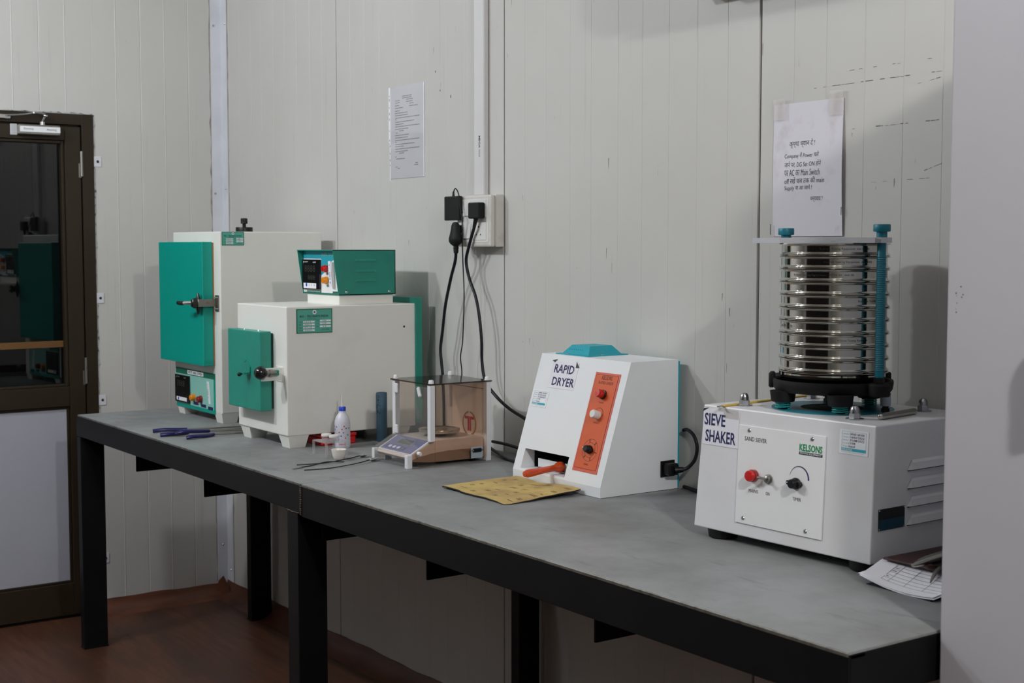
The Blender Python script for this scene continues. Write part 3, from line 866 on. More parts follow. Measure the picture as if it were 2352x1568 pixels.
# controller
cb = thing('tmp')
bpy.data.objects.remove(cb)
def ctl():
    x0, x1 = 1.362, 1.600
    yb, zt, zb = -0.128, 1.435, 1.2975
    prof = [(-0.347, zt), (yb, zt), (yb, zb), (-0.3275, zb)]
    t = 0.0025
    mb = MB()
    for xx in (x0, x1 - t):
        mb.add([(xx, y, z) for y, z in prof] + [(xx + t, y, z) for y, z in prof], [(0, 1, 2, 3), (7, 6, 5, 4), (0, 4, 5, 1), (1, 5, 6, 2), (2, 6, 7, 3), (3, 7, 4, 0)])
    mb.box(x0, x1, -0.347, yb, zt - t, zt).box(x0, x1, yb - t, yb, zb, zt).box(x0, x1, -0.326, yb, zb, zb + t)
    for z in (1.4005, 1.368, 1.3385):     # pressed louvres on the side
        mb.add([(x1, -0.270, z), (x1, -0.196, z), (x1, -0.199, z + 0.007), (x1, -0.267, z + 0.007), (x1 + 0.0022, -0.267, z), (x1 + 0.0022, -0.199, z)], [(0, 1, 5, 4), (4, 5, 2, 3), (0, 4, 3), (1, 2, 5)])
    unit = mb.build('controller_housing', M['teal_furnace'], fu, 'sea green temperature controller on top of the furnace')
    MB().box(x0 + 0.02, x1 - 0.008, -0.322, -0.133, Z1, zb, 0.001).build('controller_base', M['furnace_white'], unit)
    for y in (-0.30, -0.15):
        MB().lathe([(0.0, 0.002), (0.003, 0.0016), (0.004, 0.0)], (x1, y, zb + 0.009), 12, (1, 0, 0)).build('screw', M['steel'], unit)
    f = front(0, -0.3255, 0)
    MB(f).box(x0 + t, x1 - t, zb + 0.001, zt - t, -0.003, 0.0).build('face_panel', M['panel_white'], unit)
    MB(f).box(x0 + t, x1 - t, 1.408, zt - t, 0.0, 0.0005).build('face_header', M['teal_dryer'], unit)
    MB(f).prism([(1.486, 1.408), (1.597, 1.408), (1.56, 1.403), (1.535, 1.392), (1.505, 1.366), (1.486, 1.357)], 0.0, 0.0006).build('face_swoosh', M['teal_dryer'], unit)
    MB(f).box(x0 + t, x1 - t, zb + 0.001, zb + 0.005, 0.0, 0.0007).build('face_border', M['teal_dark'], unit)
    text('lettering', 'muffle furnace', f, M['mint'], unit, 1.487, 1.417, 0.010, 0.095, lift=0.0008, bold=0.02)
    MB(f).box(1.369, 1.484, 1.3115, 1.4045, 0.0, 0.008, 0.001).build('temperature_display', M['lcd'], unit)
    text('display_print', 'pxr', f, M['label'], unit, 1.379, 1.394, 0.0052, 0.034, lift=0.0084)
    text('display_print', 'A/M', f, M['label'], unit, 1.443, 1.394, 0.0046, 0.02, lift=0.0084)
    text('display_segments', '8888', f, M['lcd_seg'], unit, 1.387, 1.366, 0.021, 0.072, lift=0.0084)
    text('display_segments', '888', f, M['lcd_seg'], unit, 1.409, 1.342, 0.014, 0.048, lift=0.0084)
    MB(f).box(1.380, 1.465, 1.3145, 1.331, 0.008, 0.0088, 0.0002).build('key_strip', M['label'], unit)
    MB(f).lathe([(0.0, 0.0008), (0.005, 0.0006), (0.006, 0.0)], (1.4, 1.3255, 0.0088), 14).build('display_key', M['cap_blue'], unit)
    text('key_print', '2   3   4', f, M['ink'], unit, 1.416, 1.3225, 0.005, 0.04, lift=0.0092)
    MB(f).box(1.388, 1.484, 1.302, 1.309, 0.0, 0.0006).build('face_caption', M['teal_dark'], unit)
    text('lettering', 'DIGITAL TEMPERATURE CONTROLLER', f, M['label'], unit, 1.392, 1.3038, 0.0035, 0.086, lift=0.0009)
    pilot(f, 1.5215, 1.3775, 0.0098, 0.014, M['red_lens'], unit)
    pilot(f, 1.5235, 1.3415, 0.0098, 0.014, M['amber_lens'], unit)
    for z, s_ in ((1.3615, 'MAINS'), (1.3245, 'HEATER')):
        MB(f).box(1.521, 1.545, z - 0.003, z + 0.003, 0, 0.0006).build('face_caption', M['teal_dark'], unit)
        text('lettering', s_, f, M['label'], unit, 1.5235, z - 0.002, 0.004, 0.018, lift=0.0009)
    MB(f).box(1.559, 1.595, 1.303, 1.3085, 0, 0.0006).build('face_caption', M['teal_dark'], unit)
    # switch with paper slip
    MB(f).box(1.556, 1.574, 1.323, 1.398, 0.0, 0.012, 0.002).build('rocker_switch', M['white_plastic'], unit)
    MB(f).prism([(1.552, 1.4), (1.569, 1.4015), (1.578, 1.3225), (1.562, 1.3215)], 0.0125, 0.0130).build('paper_slip', M['paper'], unit)
    text('slip_writing', '+ :  ON 4', f, M['pen'], unit, 1.557, 1.392, 0.008, 0.06, lift=0.0134, rot=-1.46)
    return unit
ctl()

# ------------------------------------------------------------------ crucible tongs with blue handles
def tongs(label, h1, h2, s1, s2, pivot):
    t = thing('crucible_tongs', label, 'tongs', (h1[0][0], h1[0][1], ZT), group='blue handled crucible tongs')
    for h in (h1, h2):
        MB().tube(h, [0.0062, 0.0066, 0.0064, 0.0058], 10).build('handle', M['handle_blue'], t)
    for s_ in (s1, s2):
        MB().tube(s_, 0.0028, 8).build('arm', M['dull_steel'], t)
    MB().lathe([(0.0, 0.005), (0.005, 0.004), (0.006, 0.0), (0.005, -0.004), (0, -0.005)], pivot, 12).build('pivot', M['steel'], t)
z = ZT + 0.0066
tongs('blue handled steel crucible tongs furthest from the bench front edge', [(1.052, -0.712, z), (1.062, -0.68, z + .002), (1.072, -0.63, z), (1.078, -0.606, z)], [(1.158, -0.728, z), (1.163, -0.70, z + .001), (1.156, -0.655, z), (1.150, -0.632, z)],
      [(1.078, -0.608, z), (1.088, -0.52, z - .001), (1.10, -0.42, z - .002), (1.118, -0.30, z - .003)], [(1.150, -0.634, z), (1.148, -0.53, z - .001), (1.150, -0.44, z - .002), (1.130, -0.30, z - .003)], (1.128, -0.325, z))
tongs('blue handled steel crucible tongs nearest the bench front edge', [(1.178, -0.688, z + .004), (1.185, -0.655, z + .008), (1.180, -0.605, z + .005), (1.172, -0.570, z + .002)], [(1.264, -0.684, z), (1.266, -0.660, z + .002), (1.252, -0.612, z), (1.240, -0.584, z)],
      [(1.172, -0.572, z + .002), (1.18, -0.50, z), (1.205, -0.44, z - .002), (1.226, -0.34, z - .003)], [(1.240, -0.586, z), (1.246, -0.52, z - .001), (1.250, -0.46, z - .002), (1.232, -0.34, z - .003)], (1.232, -0.36, z))

# ------------------------------------------------------------------ small things between furnace and balance
t = thing('red_box', 'flat red plastic box lying under the furnace', 'box', (1.545, -0.345, ZT))
MB().box(1.50, 1.628, -0.405, -0.287, ZT, ZT + 0.024, 0.003).build('tray', M['red_plastic'], t)
MB().box(1.498, 1.630, -0.407, -0.285, ZT + 0.024, ZT + 0.033, 0.002).build('lid', M['red_plastic'], t)

bt = thing('wash_bottle', 'translucent dropper bottle with blue cap and printed hearts', 'bottle', (1.688, -0.366, ZT))
bx, by = 1.688, -0.366
MB().lathe([(0.0, 0.0), (0.0215, 0.0), (0.0232, 0.003), (0.0235, 0.010), (0.0235, 0.072), (0.0222, 0.082), (0.018, 0.094), (0.0125, 0.102), (0.0105, 0.105), (0.0105, 0.110), (0.0, 0.110)], (bx, by, ZT), 36).build('bottle_body', M['milk'], bt)
cp = MB().lathe([(0.0, 0.108), (0.0095, 0.108), (0.0105, 0.109), (0.0105, 0.121), (0.0095, 0.1225), (0.0, 0.1225)], (bx, by, ZT), 24).build('cap', M['cap_blue'], bt)
MB().lathe([(0.0032, 0.1225), (0.0022, 0.140), (0.0013, 0.157), (0.0, 0.1575)], (bx, by, ZT), 14).build('nozzle', M['white_plastic'], bt)
def on_cyl(cx_, cy_, cz_, r_, a0):
    def f(x, y, l):
        a = a0 + x / r_
        return (cx_ + (r_ + l) * math.cos(a), cy_ + (r_ + l) * math.sin(a), cz_ + y)
    return f
heart = [(0, -.9), (.55, -.25), (.75, .2), (.62, .55), (.3, .62), (0, .35), (-.3, .62), (-.62, .55), (-.75, .2), (-.55, -.25)]
hm = {'red': MB(), 'blue': MB()}
w = on_cyl(bx, by, ZT, 0.0235, R(-60))
for c_, x_, y_ in (('red', -.017, .066), ('blue', -.006, .064), ('red', .018, .066), ('blue', -.013, .056), ('red', .0115, .057), ('blue', .024, .06), ('blue', -.019, .046), ('red', .003, .048), ('blue', .016, .047), ('red', -.006, .038), ('blue', .009, .037), ('red', -.013, .029), ('blue', .0015, .028), ('red', .022, .031), ('blue', -.024, .055), ('red', -.03, .04), ('blue', .03, .04), ('red', .034, .06)):
    s_ = 0.0030
    pts = [w(x_ + a * s_, y_ + b * s_, 0.0003) for a, b in heart]
    hm[c_].add(pts, [tuple(range(len(pts)))])
hm['red'].build('printed_hearts', M['red_print'], bt); hm['blue'].build('printed_hearts', M['violet_dark'], bt)
text('lettering', 'ABDOS', None, M['red_print'], bt, 0.004, 0.010, 0.005, 0.020, lift=0.0004, wrap=w, bold=0.01)
rb = MB()
for a, b, c_, d in ((-.012, .003, .009, .010), (-.012, .003, .0155, .0165), (-.012, -.011, .009, .0165), (.002, .003, .009, .0165)):
    pts = [w(x_, y_, 0.0003) for x_, y_ in ((a, c_), (b, c_), (b, d), (a, d))]
    rb.add(pts, [(0, 1, 2, 3)])
rb.build('printed_frame', M['red_print'], bt)

tb = MB().lathe([(0.0, 0.0), (0.0160, 0.0), (0.0163, 0.002), (0.0163, 0.149), (0.0155, 0.151), (0.0130, 0.151), (0.0128, 0.146), (0.0, 0.146)], (1.640, -0.203, ZT), 32)
tube_ = thing('blue_tube', 'dark blue upright tube with black stains beside the furnace', 'tube', (1.640, -0.203, ZT))
tb.build('tube_wall', M['blue_tube'], tube_)
sm_ = MB(); rnd = random.Random(9)
w2 = on_cyl(1.640, -0.203, ZT, 0.0163, R(-75))
for k in range(46):
    x_, y_ = rnd.gauss(0.0, 0.0055), rnd.uniform(0.085, 0.142)
    x_ += (0.142 - y_) * -0.08
    a, b = rnd.uniform(.0006, .0018), rnd.uniform(.001, .003)
    pts = [w2(x_ + a * math.cos(q), y_ + b * math.sin(q), 0.00025) for q in [2 * PI * i / 7 for i in range(7)]]
    sm_.add(pts, [tuple(range(7))])
sm_.build('stains', M['stain'], tube_)

st = thing('acrylic_stand', 'small clear acrylic stand holding two lidded sample jars', 'stand', (1.79, -0.461, ZT))
ax0, ax1, ay0, ay1, az = 1.748, 1.832, -0.497, -0.425, ZT + 0.041
MB().box(ax0, ax1, ay0, ay1, az - 0.003, az, 0.0006).build('stand_top', M['clear2'], st)
for x in (ax0 + 0.003, ax1 - 0.003):
    for y in (ay0 + 0.003, ay1 - 0.003):
        MB().box(x - 0.003, x + 0.003, y - 0.003, y + 0.003, ZT, az - 0.003, 0.0006).build('leg', M['clear2'], st)
for (x, y, lb) in ((1.769, -0.462, 'small clear jar with white lid in the acrylic stand, nearer the furnace'), (1.805, -0.456, 'small clear jar with white lid in the acrylic stand, nearer the balance')):
    j = thing('sample_jar', lb, 'jar', (x, y, az), group='sample jars in the acrylic stand')
    MB().lathe([(0.0, 0.0), (0.0125, 0.0), (0.0135, 0.001), (0.0135, 0.010), (0.0, 0.0102)], (x, y, az + 0.0002), 24).build('jar_body', M['clear2'], j)
    MB().lathe([(0.0, 0.010), (0.0145, 0.010), (0.015, 0.011), (0.015, 0.0155), (0.014, 0.017), (0.0, 0.0172)], (x, y, az), 24).build('jar_lid', M['white_plastic'], j)

cr = MB().lathe([(0.0, 0.0), (0.0125, 0.0), (0.0145, 0.002), (0.0185, 0.012), (0.0208, 0.024), (0.0218, 0.0285), (0.0205, 0.0287), (0.0192, 0.024), (0.0165, 0.012), (0.0125, 0.005), (0.0, 0.004)], (1.885, -0.484, ZT), 32).build('crucible', M['porcelain'])
tag(cr, 'white porcelain crucible standing in front of the wash bottle', 'crucible')

def spoon(label, pts, bowl, ang):
    t = thing('lab_spoon', label, 'spoon', (bowl[0], bowl[1], ZT), group='long handled lab spoons')
    MB().tube(pts, [0.0016, 0.0014, 0.0018], 8).build('handle', M['dark_steel'], t)
    f = Matrix.Translation(bowl) @ Matrix.Rotation(ang, 4, 'Z')
    b = MB(f)
    nu, nv = 20, 6
    vs = []; fs = []
    for sgn, dz in ((1, 0.0), (0.86, 0.0012)):
        for j in range(nv + 1):
            r_ = j / nv
            for i in range(nu):
                a = 2 * PI * i / nu
                vs.append((0.0165 * r_ * math.cos(a) * (1 if dz == 0 else .95), 0.0120 * r_ * math.sin(a) * (1 if dz == 0 else .95), 0.0062 * r_ * r_ + dz))
    for L in range(2):
        o = L * (nv + 1) * nu
        for j in range(nv):
            for i in range(nu):
                fs.append((o + j * nu + i, o + j * nu + (i + 1) % nu, o + (j + 1) * nu + (i + 1) % nu, o + (j + 1) * nu + i))
    o = (nv + 1) * nu
    fs += [(nv * nu + i, nv * nu + (i + 1) % nu, o + nv * nu + (i + 1) % nu, o + nv * nu + i) for i in range(nu)]
    b.add(vs, fs, True)
    b.build('bowl', M['steel'], t)
zz = ZT + 0.0018
spoon('long steel lab spoon lying nearer the crucible', [(1.916, -0.631, zz), (1.931, -0.56, zz), (1.922, -0.48, zz + .003), (1.900, -0.425, zz + .005)], (1.893, -0.412, ZT + 0.0008), R(108))
spoon('long steel lab spoon lying nearer the bench front', [(2.009, -0.655, zz), (2.019, -0.58, zz), (2.005, -0.49, zz + .003), (1.980, -0.437, zz + .005)], (1.974, -0.424, ZT + 0.0008), R(115))
sp = thing('spatula', 'thin dark steel spatula lying between the two spoons', 'spatula', (1.95, -0.60, ZT))
MB().tube([(1.962, -0.645, zz), (1.95, -0.60, zz), (1.938, -0.55, zz + .0036), (1.945, -0.50, zz)], 0.0014, 8).build('handle', M['dark_steel'], sp)
MB().box(-0.0035, 0.0035, -0.02, 0.012, -0.0006, 0.0006, 0.0003, m=Matrix.Translation((1.968, -0.652, zz)) @ Matrix.Rotation(R(15), 4, 'Z')).build('blade', M['dull_steel'], sp)

# ------------------------------------------------------------------ weighing balance
bl_ = thing('weighing_balance', 'electronic balance under a smoked acrylic draught shield', 'balance', (2.046, -0.28, ZT))
bx0, bx1 = 1.957, 2.134
prof = [(-0.402, 0.872), (-0.398, 0.880), (-0.335, 0.9135), (-0.325, 0.9145), (-0.165, 0.9145), (-0.160, 0.910), (-0.160, 0.858), (-0.20, 0.8545), (-0.25, 0.8560), (-0.31, 0.8585), (-0.36, 0.8605), (-0.395, 0.8655)]
mb = MB()
n = len(prof)
mb.add([(bx0, y, z) for y, z in prof] + [(bx1, y, z) for y, z in prof], [tuple(range(n)), tuple(range(2 * n - 1, n - 1, -1))] + [(i, n + i, n + (i + 1) % n, (i + 1) % n) for i in range(n)])
mb.build('housing', M['beige'], bl_)
arc = [(-0.400, 0.8655), (-0.37, 0.8735), (-0.33, 0.8805), (-0.28, 0.884), (-0.23, 0.8845), (-0.168, 0.882), (-0.168, 0.8560), (-0.25, 0.855), (-0.34, 0.857), (-0.39, 0.862)]
MB(side(bx1, 0, 0)).prism(arc, 0.0003, 0.0015).build('lower_skirt', mat('taupe_plastic', S(150, 126, 108), 0.5), bl_)
for x in (1.975, 2.115):
    for y in (-0.375, -0.185):
        MB().cyl((x, y, ZT), (x, y, 0.862), 0.009, n=14).build('foot', M['black_rubber'], bl_)
dx = frame((bx0, -0.398, 0.880), (1, 0, 0), (0, 0.063, 0.0335))
ln = math.hypot(0.063, 0.0335); wd_ = bx1 - bx0
MB(dx).box(0.001, wd_ - 0.001, 0.001, ln - 0.001, 0, 0.0012).build('display_bezel', M['post_white'], bl_)
kp = MB(dx).box(0.008, wd_ - 0.008, 0.004, ln - 0.002, 0.0012, 0.0018).build('display_overlay', M['violet'], bl_, 'violet key panel with grey display')
MB(dx).box(0.018, wd_ - 0.055, 0.010, 0.026, 0.0018, 0.0021).build('key_band', M['violet_dark'], kp)
MB(dx).box(0.044, 0.128, 0.032, 0.060, 0.0018, 0.0026, 0.0004).build('display_frame', M['lcd_grey'], kp)
MB(dx).box(0.052, 0.120, 0.0365, 0.0565, 0.0026, 0.0030).build('display_window', mat('dark_lcd', S(78, 82, 80), 0.25), kp)
for k in range(4):
    MB(dx).box(0.036 + 0.022 * k, 0.050 + 0.022 * k, 0.013, 0.023, 0.0021, 0.0031, 0.0005).build('key', M['label'] if k < 3 else M['lcd_grey'], kp)
pn = MB().lathe([(0.0, 0.930), (0.050, 0.930), (0.056, 0.9315), (0.0585, 0.934), (0.0592, 0.932), (0.057, 0.9255), (0.048, 0.923), (0.0, 0.923)], (2.045, -0.250, 0), 40)
pn.build('weighing_pan', M['pan'], bl_)
MB().cyl((2.045, -0.25, 0.9140), (2.045, -0.25, 0.924), 0.02, n=20).build('pan_support', M['black'], bl_)
# shield
hx0, hx1 = 1.945, 2.148
ztop = 1.069
def post(x, y, z0, z1, w=0.0078):
    MB().box(x - w, x + w, y - w, y + w, z0, z1, 0.001).build('shield_post', M['post_white'], bl_)
post(hx0 + 0.006, -0.403, ZT, 0.881); post(hx1 - 0.006, -0.410, ZT, 0.883)
post(hx0 + 0.006, -0.335, 0.9145, ztop); post(hx1 - 0.006, -0.337, 0.9145, ztop)
post(hx1 - 0.006, -0.152, ZT, ztop); post(hx0 + 0.006, -0.152, ZT, ztop)
MB().box(hx0 - 0.006, hx1 + 0.004, -0.347, -0.142, ztop, ztop + 0.004, 0.0006).build('shield_top', M['smoke_dark'], bl_)
MB().box(hx1 - 0.0005, hx1 + 0.0025, -0.329, -0.160, 0.858, ztop - 0.001).build('shield_side', M['smoke'], bl_)
sdp = MB()
sdp.prism([(-0.402, 0.850), (-0.402, 0.882), (-0.329, 0.918), (-0.329, 0.850)], 0, 0.003, m=side(hx1 - 0.0005, 0, 0))
sdp.build('shield_lower_side', M['smoke'], bl_)
sdp = MB()
sdp.prism([(-0.402, 0.850), (-0.402, 0.882), (-0.329, 0.918), (-0.329, ztop - .001), (-0.160, ztop - .001), (-0.160, 0.850)], 0, 0.003, m=side(hx0 - 0.002, 0, 0))
sdp.build('shield_side', M['smoke'], bl_)
bk = MB().box(hx0 + 0.014, hx1 - 0.014, -0.1525, -0.1495, ZT + 0.004, ztop - 0.001).build('shield_back', mat('cream_panel', S(244, 232, 222), 0.5), bl_, 'cream back panel with maker emblem')
f = front(2.052, -0.1525, 0.9414)
em_ = MB(f)
NN = 40
for ri, ro, a0, a1 in ((0.0305, 0.0355, R(96), R(444)),):
    vs = []; fs = []
    for i in range(NN + 1):
        a = a0 + (a1 - a0) * i / NN
        vs += [(ri * math.cos(a), ri * math.sin(a), 0.0004), (ro * math.cos(a), ro * math.sin(a), 0.0004)]
    fs = [(2 * i, 2 * i + 1, 2 * i + 3, 2 * i + 2) for i in range(NN)]
    em_.add(vs, fs)
em_.build('emblem_ring', M['gold'], bk)
e2 = MB(f)
for sgn in (1, -1):
    e2.prism([(sgn * .0012, -.021), (sgn * .0012, .0205), (sgn * .022, .0205), (sgn * .024, .0125), (sgn * .0085, .0125), (sgn * .0085, -.021)], 0, 0.0006)
e2.build('emblem_letters', M['red_print'], bk)
MB(front(0, -0.1525, 0)).box(1.962, 2.132, 1.046, 1.0475, 0, 0.0004).build('panel_line', M['brown_line'], bk)
text('lettering', 'MAX 300g', front(0, -0.1525, 0), M['gold'], bk, 2.085, 1.058, 0.007, 0.05)
MB(front(0, -0.339, 0)).box(hx0 + 0.016, hx1 - 0.016, 0.922, 1.062, 0, 0.0028, 0.0004).build('shield_front', M['clear'], bl_)
for z0, z1 in ((1.034, 1.061), (0.9195, 0.944)):
    MB(front(0, -0.3418, 0)).box(1.962, 1.9775, z0, z1, 0, 0.006, 0.002).build('shield_hinge', M['post_white'], bl_)
hc = MB(); hc.box(-0.006, 0.006, -0.0145, 0.0145, 0, 0.008, 0.0025, m=front(2.094, -0.3418, 1.0465) @ Matrix.Rotation(R(22), 4, 'Z')); hc.build('shield_catch', M['post_white'], bl_)
MB(front(0, -0.3418, 0)).box(2.0835, 2.1005, 0.976, 1.0, 0, 0.008, 0.001).build('shield_knob', M['clear'], bl_)
MB(dx).box(-0.006, wd_ + 0.006, -0.004, ln, 0.0075, 0.0095, 0.0005).build('display_cover', M['clear'], bl_)
MB().box(hx0 + 0.014, hx1 - 0.014, -0.412, -0.4095, ZT + 0.006, 0.882, 0.0005).build('shield_lower_front', M['clear'], bl_)
for x, y in ((hx0 + 0.006, -0.335), (hx1 - 0.006, -0.337), (hx0 + 0.006, -0.152), (hx1 - 0.006, -0.152)):
    MB().lathe([(0.0078, 0.0), (0.0070, 0.007), (0.0055, 0.010), (0.0, 0.0105)], (x, y, ztop + 0.004), 16).build('post_cap', M['post_white'], bl_)
MB().lathe([(0.0055, 0.0), (0.0055, 0.010), (0.0045, 0.012), (0.0, 0.012)], (hx1 + 0.0025, -0.384, 0.8868), 16, (1, 0, 0)).build('shield_screw', M['post_white'], bl_)
cn = MB(side(hx1 + 0.0026, 0, 0)).box(-0.213, -0.1745, 0.858, 0.8895, 0, 0.0012, 0.0003).build('connector_plate', M['nylon'], bl_)
MB(side(hx1 + 0.0026, 0, 0)).box(-0.208, -0.180, 0.8745, 0.8855, 0.0012, 0.0052, 0.0015).build('connector_socket', M['black'], cn)
for y in (-0.2095, -0.1785):
    MB(side(hx1 + 0.0026, 0, 0)).lathe([(0.0026, 0), (0.0026, 0.005), (0, 0.005)], (y, 0.8805, 0.0012), 10).build('connector_screw', M['steel'], cn)

# ------------------------------------------------------------------ sheet of sandpaper, face down
sd = thing('sandpaper_sheet', 'yellow backed sheet of black sandpaper lying face down before the dryer', 'sandpaper', (2.585, -0.385, ZT))
def sand(u, v):
    x = 2.449 + (2.724 - 2.449) * u + 0.002 * math.sin(9 * v) + 0.0015 * math.sin(23 * v)
    y = -0.497 + 0.2245 * v + 0.0015 * math.sin(11 * u) + 0.001 * math.sin(31 * u)
    zc = ZT + 0.0052 + 0.0022 * math.sin(5.0 * u + 2.2 * v) * (1 - v) + 0.0015 * math.sin(9 * u + 1)
    zc += 0.0085 * max(0, u - 0.35) ** 1.0 * max(0, v - 0.15) ** 1.4 * 2.0 + 0.006 * (v ** 2) * (1 - u) * 0.6 + 0.003 * u * v
    return (x, y, zc)
mb = MB().sheet(sand, 36, 30, (0, 0, 0.0009)); mb.build('backing', M['sand_back'], sd)
mb = MB().sheet(lambda u, v: Vector(sand(0.003 + 0.994 * u, -0.0035 + 1.0 * v)) - Vector((0, 0, 0.0010)), 36, 30, (0, 0, 0.0028)); mb.build('abrasive_face', M['abrasive'], sd)
pm = MB(); rnd = random.Random(5)
for k in range(26):
    u0, v0 = (0.12 + 0.25 * (k % 4) + rnd.uniform(-.04, .04), 0.1 + 0.15 * (k // 4) + rnd.uniform(-.03, .03))
    L = rnd.randint(3, 7)
    for i in range(L):
        for r_ in range(2 if k % 3 else 1):
            a, b = u0 + i * 0.016, v0 + r_ * 0.028
            if a > 0.95 or b > 0.95: continue
            q = [sand(a, b), sand(a + 0.010, b), sand(a + 0.0115, b + 0.014), sand(a + 0.002, b + 0.014)]
            pm.add([Vector(p) + Vector((0, 0, 0.0004)) for p in q], [(0, 1, 2, 3)])
tag(pm.build('printed_marks', M['sand_print'], sd), kind='stuff')

# ------------------------------------------------------------------ rapid dryer
dy = thing('rapid_dryer', 'white sloped-front rapid dryer with orange control strip', 'dryer', (2.61, -0.14, ZT))
DX0, DX1 = 2.430, 2.789
YL, ZL, YT, ZTP, YBK = -0.268, 0.872, -0.174, 1.168, -0.022
so = (DX0, YL, ZL); sv = Vector((0, YT - YL, ZTP - ZL)); SL = sv.length
sf = frame(so, (1, 0, 0), sv)
# body with a drawer opening cut through the slope
OX0, OX1, OV0, OV1 = 0.031, 0.2158, 0.006, 0.0583
pf = lambda u, v: sf @ Vector((u, v, 0))
mb = MB()
wd2 = DX1 - DX0
def quad(*p): mb.add(list(p), [tuple(range(len(p)))])
quad(pf(0, OV1), pf(wd2, OV1), pf(wd2, SL), pf(0, SL))
quad(pf(0, 0), pf(OX0, 0), pf(OX0, OV1), pf(0, OV1))
quad(pf(OX1, 0), pf(wd2, 0), pf(wd2, OV1), pf(OX1, OV1))
quad(pf(OX0, 0), pf(OX1, 0), pf(OX1, OV0), pf(OX0, OV0))
quad((DX0, YL, ZT + .001), (DX1, YL, ZT + .001), (DX1, YL, ZL), (DX1 - wd2 + OX1, YL, ZL), (DX0 + OX0, YL, ZL), (DX0, YL, ZL))
quad((DX0, YT, ZTP), (DX1, YT, ZTP), (DX1, YBK, ZTP), (DX0, YBK, ZTP))
quad((DX0, YBK, ZT + .001), (DX1, YBK, ZT + .001), (DX1, YBK, ZTP), (DX0, YBK, ZTP))
quad((DX0, YL, ZT + .001), (DX1, YL, ZT + .001), (DX1, YBK, ZT + .001), (DX0, YBK, ZT + .001))
for x in (DX0, DX1):
    quad((x, YL, ZT + .001), (x, YL, ZL), (x, YT, ZTP), (x, YBK, ZTP), (x, YBK, ZT + .001))
# recess walls
ox0, ox1 = DX0 + OX0, DX0 + OX1
zf, zc_ = ZL + 0.004, pf(0, OV1).z
yr = -0.10
quad(pf(OX0, OV0), pf(OX1, OV0), Vector((ox1, yr, pf(0, OV0).z)), Vector((ox0, yr, pf(0, OV0).z)))
quad(pf(OX0, OV1), pf(OX1, OV1), Vector((ox1, yr, zc_)), Vector((ox0, yr, zc_)))
for u, xx in ((OX0, ox0), (OX1, ox1)):
    quad(pf(u, OV0), pf(u, OV1), Vector((xx, yr, zc_)), Vector((xx, yr, pf(0, OV0).z)))
quad((ox0, yr, pf(0, OV0).z), (ox1, yr, pf(0, OV0).z), (ox1, yr, zc_), (ox0, yr, zc_))
mb.build('body', M['dryer_white'], dy, fix=False)
bp = MB().box(DX0 - 0.001, DX1 + 0.0015, YBK, YBK + 0.004, ZT + 0.004, ZTP - 0.004).build('back_plate', M['teal_dryer'], dy, 'turquoise back plate')
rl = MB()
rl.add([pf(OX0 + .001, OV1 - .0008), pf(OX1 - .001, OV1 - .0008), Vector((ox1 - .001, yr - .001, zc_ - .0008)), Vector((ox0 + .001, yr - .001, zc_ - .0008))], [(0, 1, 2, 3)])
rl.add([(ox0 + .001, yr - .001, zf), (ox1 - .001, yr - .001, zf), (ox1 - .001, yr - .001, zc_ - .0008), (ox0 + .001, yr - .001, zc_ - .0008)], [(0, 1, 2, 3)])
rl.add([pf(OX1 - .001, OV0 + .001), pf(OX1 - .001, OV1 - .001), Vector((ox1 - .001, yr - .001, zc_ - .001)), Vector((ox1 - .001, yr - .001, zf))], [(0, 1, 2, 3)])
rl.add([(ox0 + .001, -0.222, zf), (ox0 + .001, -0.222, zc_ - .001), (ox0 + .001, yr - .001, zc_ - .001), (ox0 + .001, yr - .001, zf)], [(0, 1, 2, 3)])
rl.build('recess_shade', M['void'], dy)  # near black sheets stand in for the shade deep in the recess
zd0 = pf(0, OV0).z + 0.001
dw = MB().box(ox0 + 0.024, ox1 - 0.003, -0.228, yr + 0.003, zd0, zd0 + 0.024, 0.001).build('drawer', M['dryer_white'], dy, 'small white sample drawer')
MB().box(ox0 + 0.025, ox1 - 0.004, -0.2265, yr + 0.002, zd0 + 0.0241, zd0 + 0.0246).build('drawer_shade', M['void'], dw)  # dark sheet over the drawer in place of its shaded hollow
MB().box(ox0 + 0.030, ox1 - 0.004, -0.2325, -0.228, zd0, zd0 + 0.003).build('drawer_lip', M['dull_steel'], dw)
hx = DX0 + 0.160
gr = MB().lathe([(0.0, -0.004), (0.0125, -0.003), (0.0140, 0.004), (0.0125, 0.012), (0.0085, 0.020), (0.0078, 0.030), (0.0080, 0.055), (0.0092, 0.080), (0.0102, 0.096), (0.0098, 0.106), (0.0070, 0.114), (0.0, 0.1165)], (hx, -0.232, 0.8945), 24, (-0.02, -1, -0.075))
gr.build('drawer_handle', M['orange_grip'], dw, 'orange handle grip')
# lettered paper label
lb = MB(sf).box(0.058, 0.166, 0.223, 0.2935, 0.0004, 0.0009).build('paper_label', M['paper'], dy, 'white paper label reading RAPID DRYER')
text('lettering', 'RAPID', sf, M['navy'], lb, 0.070, 0.2635, 0.0225, 0.082, bold=0.022, lift=0.0012)
text('lettering', 'DRYER', sf, M['navy'], lb, 0.073, 0.2305, 0.0215, 0.091, bold=0.022, lift=0.0012)
MB(sf).prism([(0.0535, 0.2945), (0.0735, 0.2985), (0.065, 0.2895)], 0.0010, 0.0014).build('tape_corner', M['dark_steel'], lb)
MB(sf).prism([(0.154, 0.2975), (0.170, 0.282), (0.1555, 0.281)], 0.0010, 0.0014).build('tape_corner', M['dark_steel'], lb)
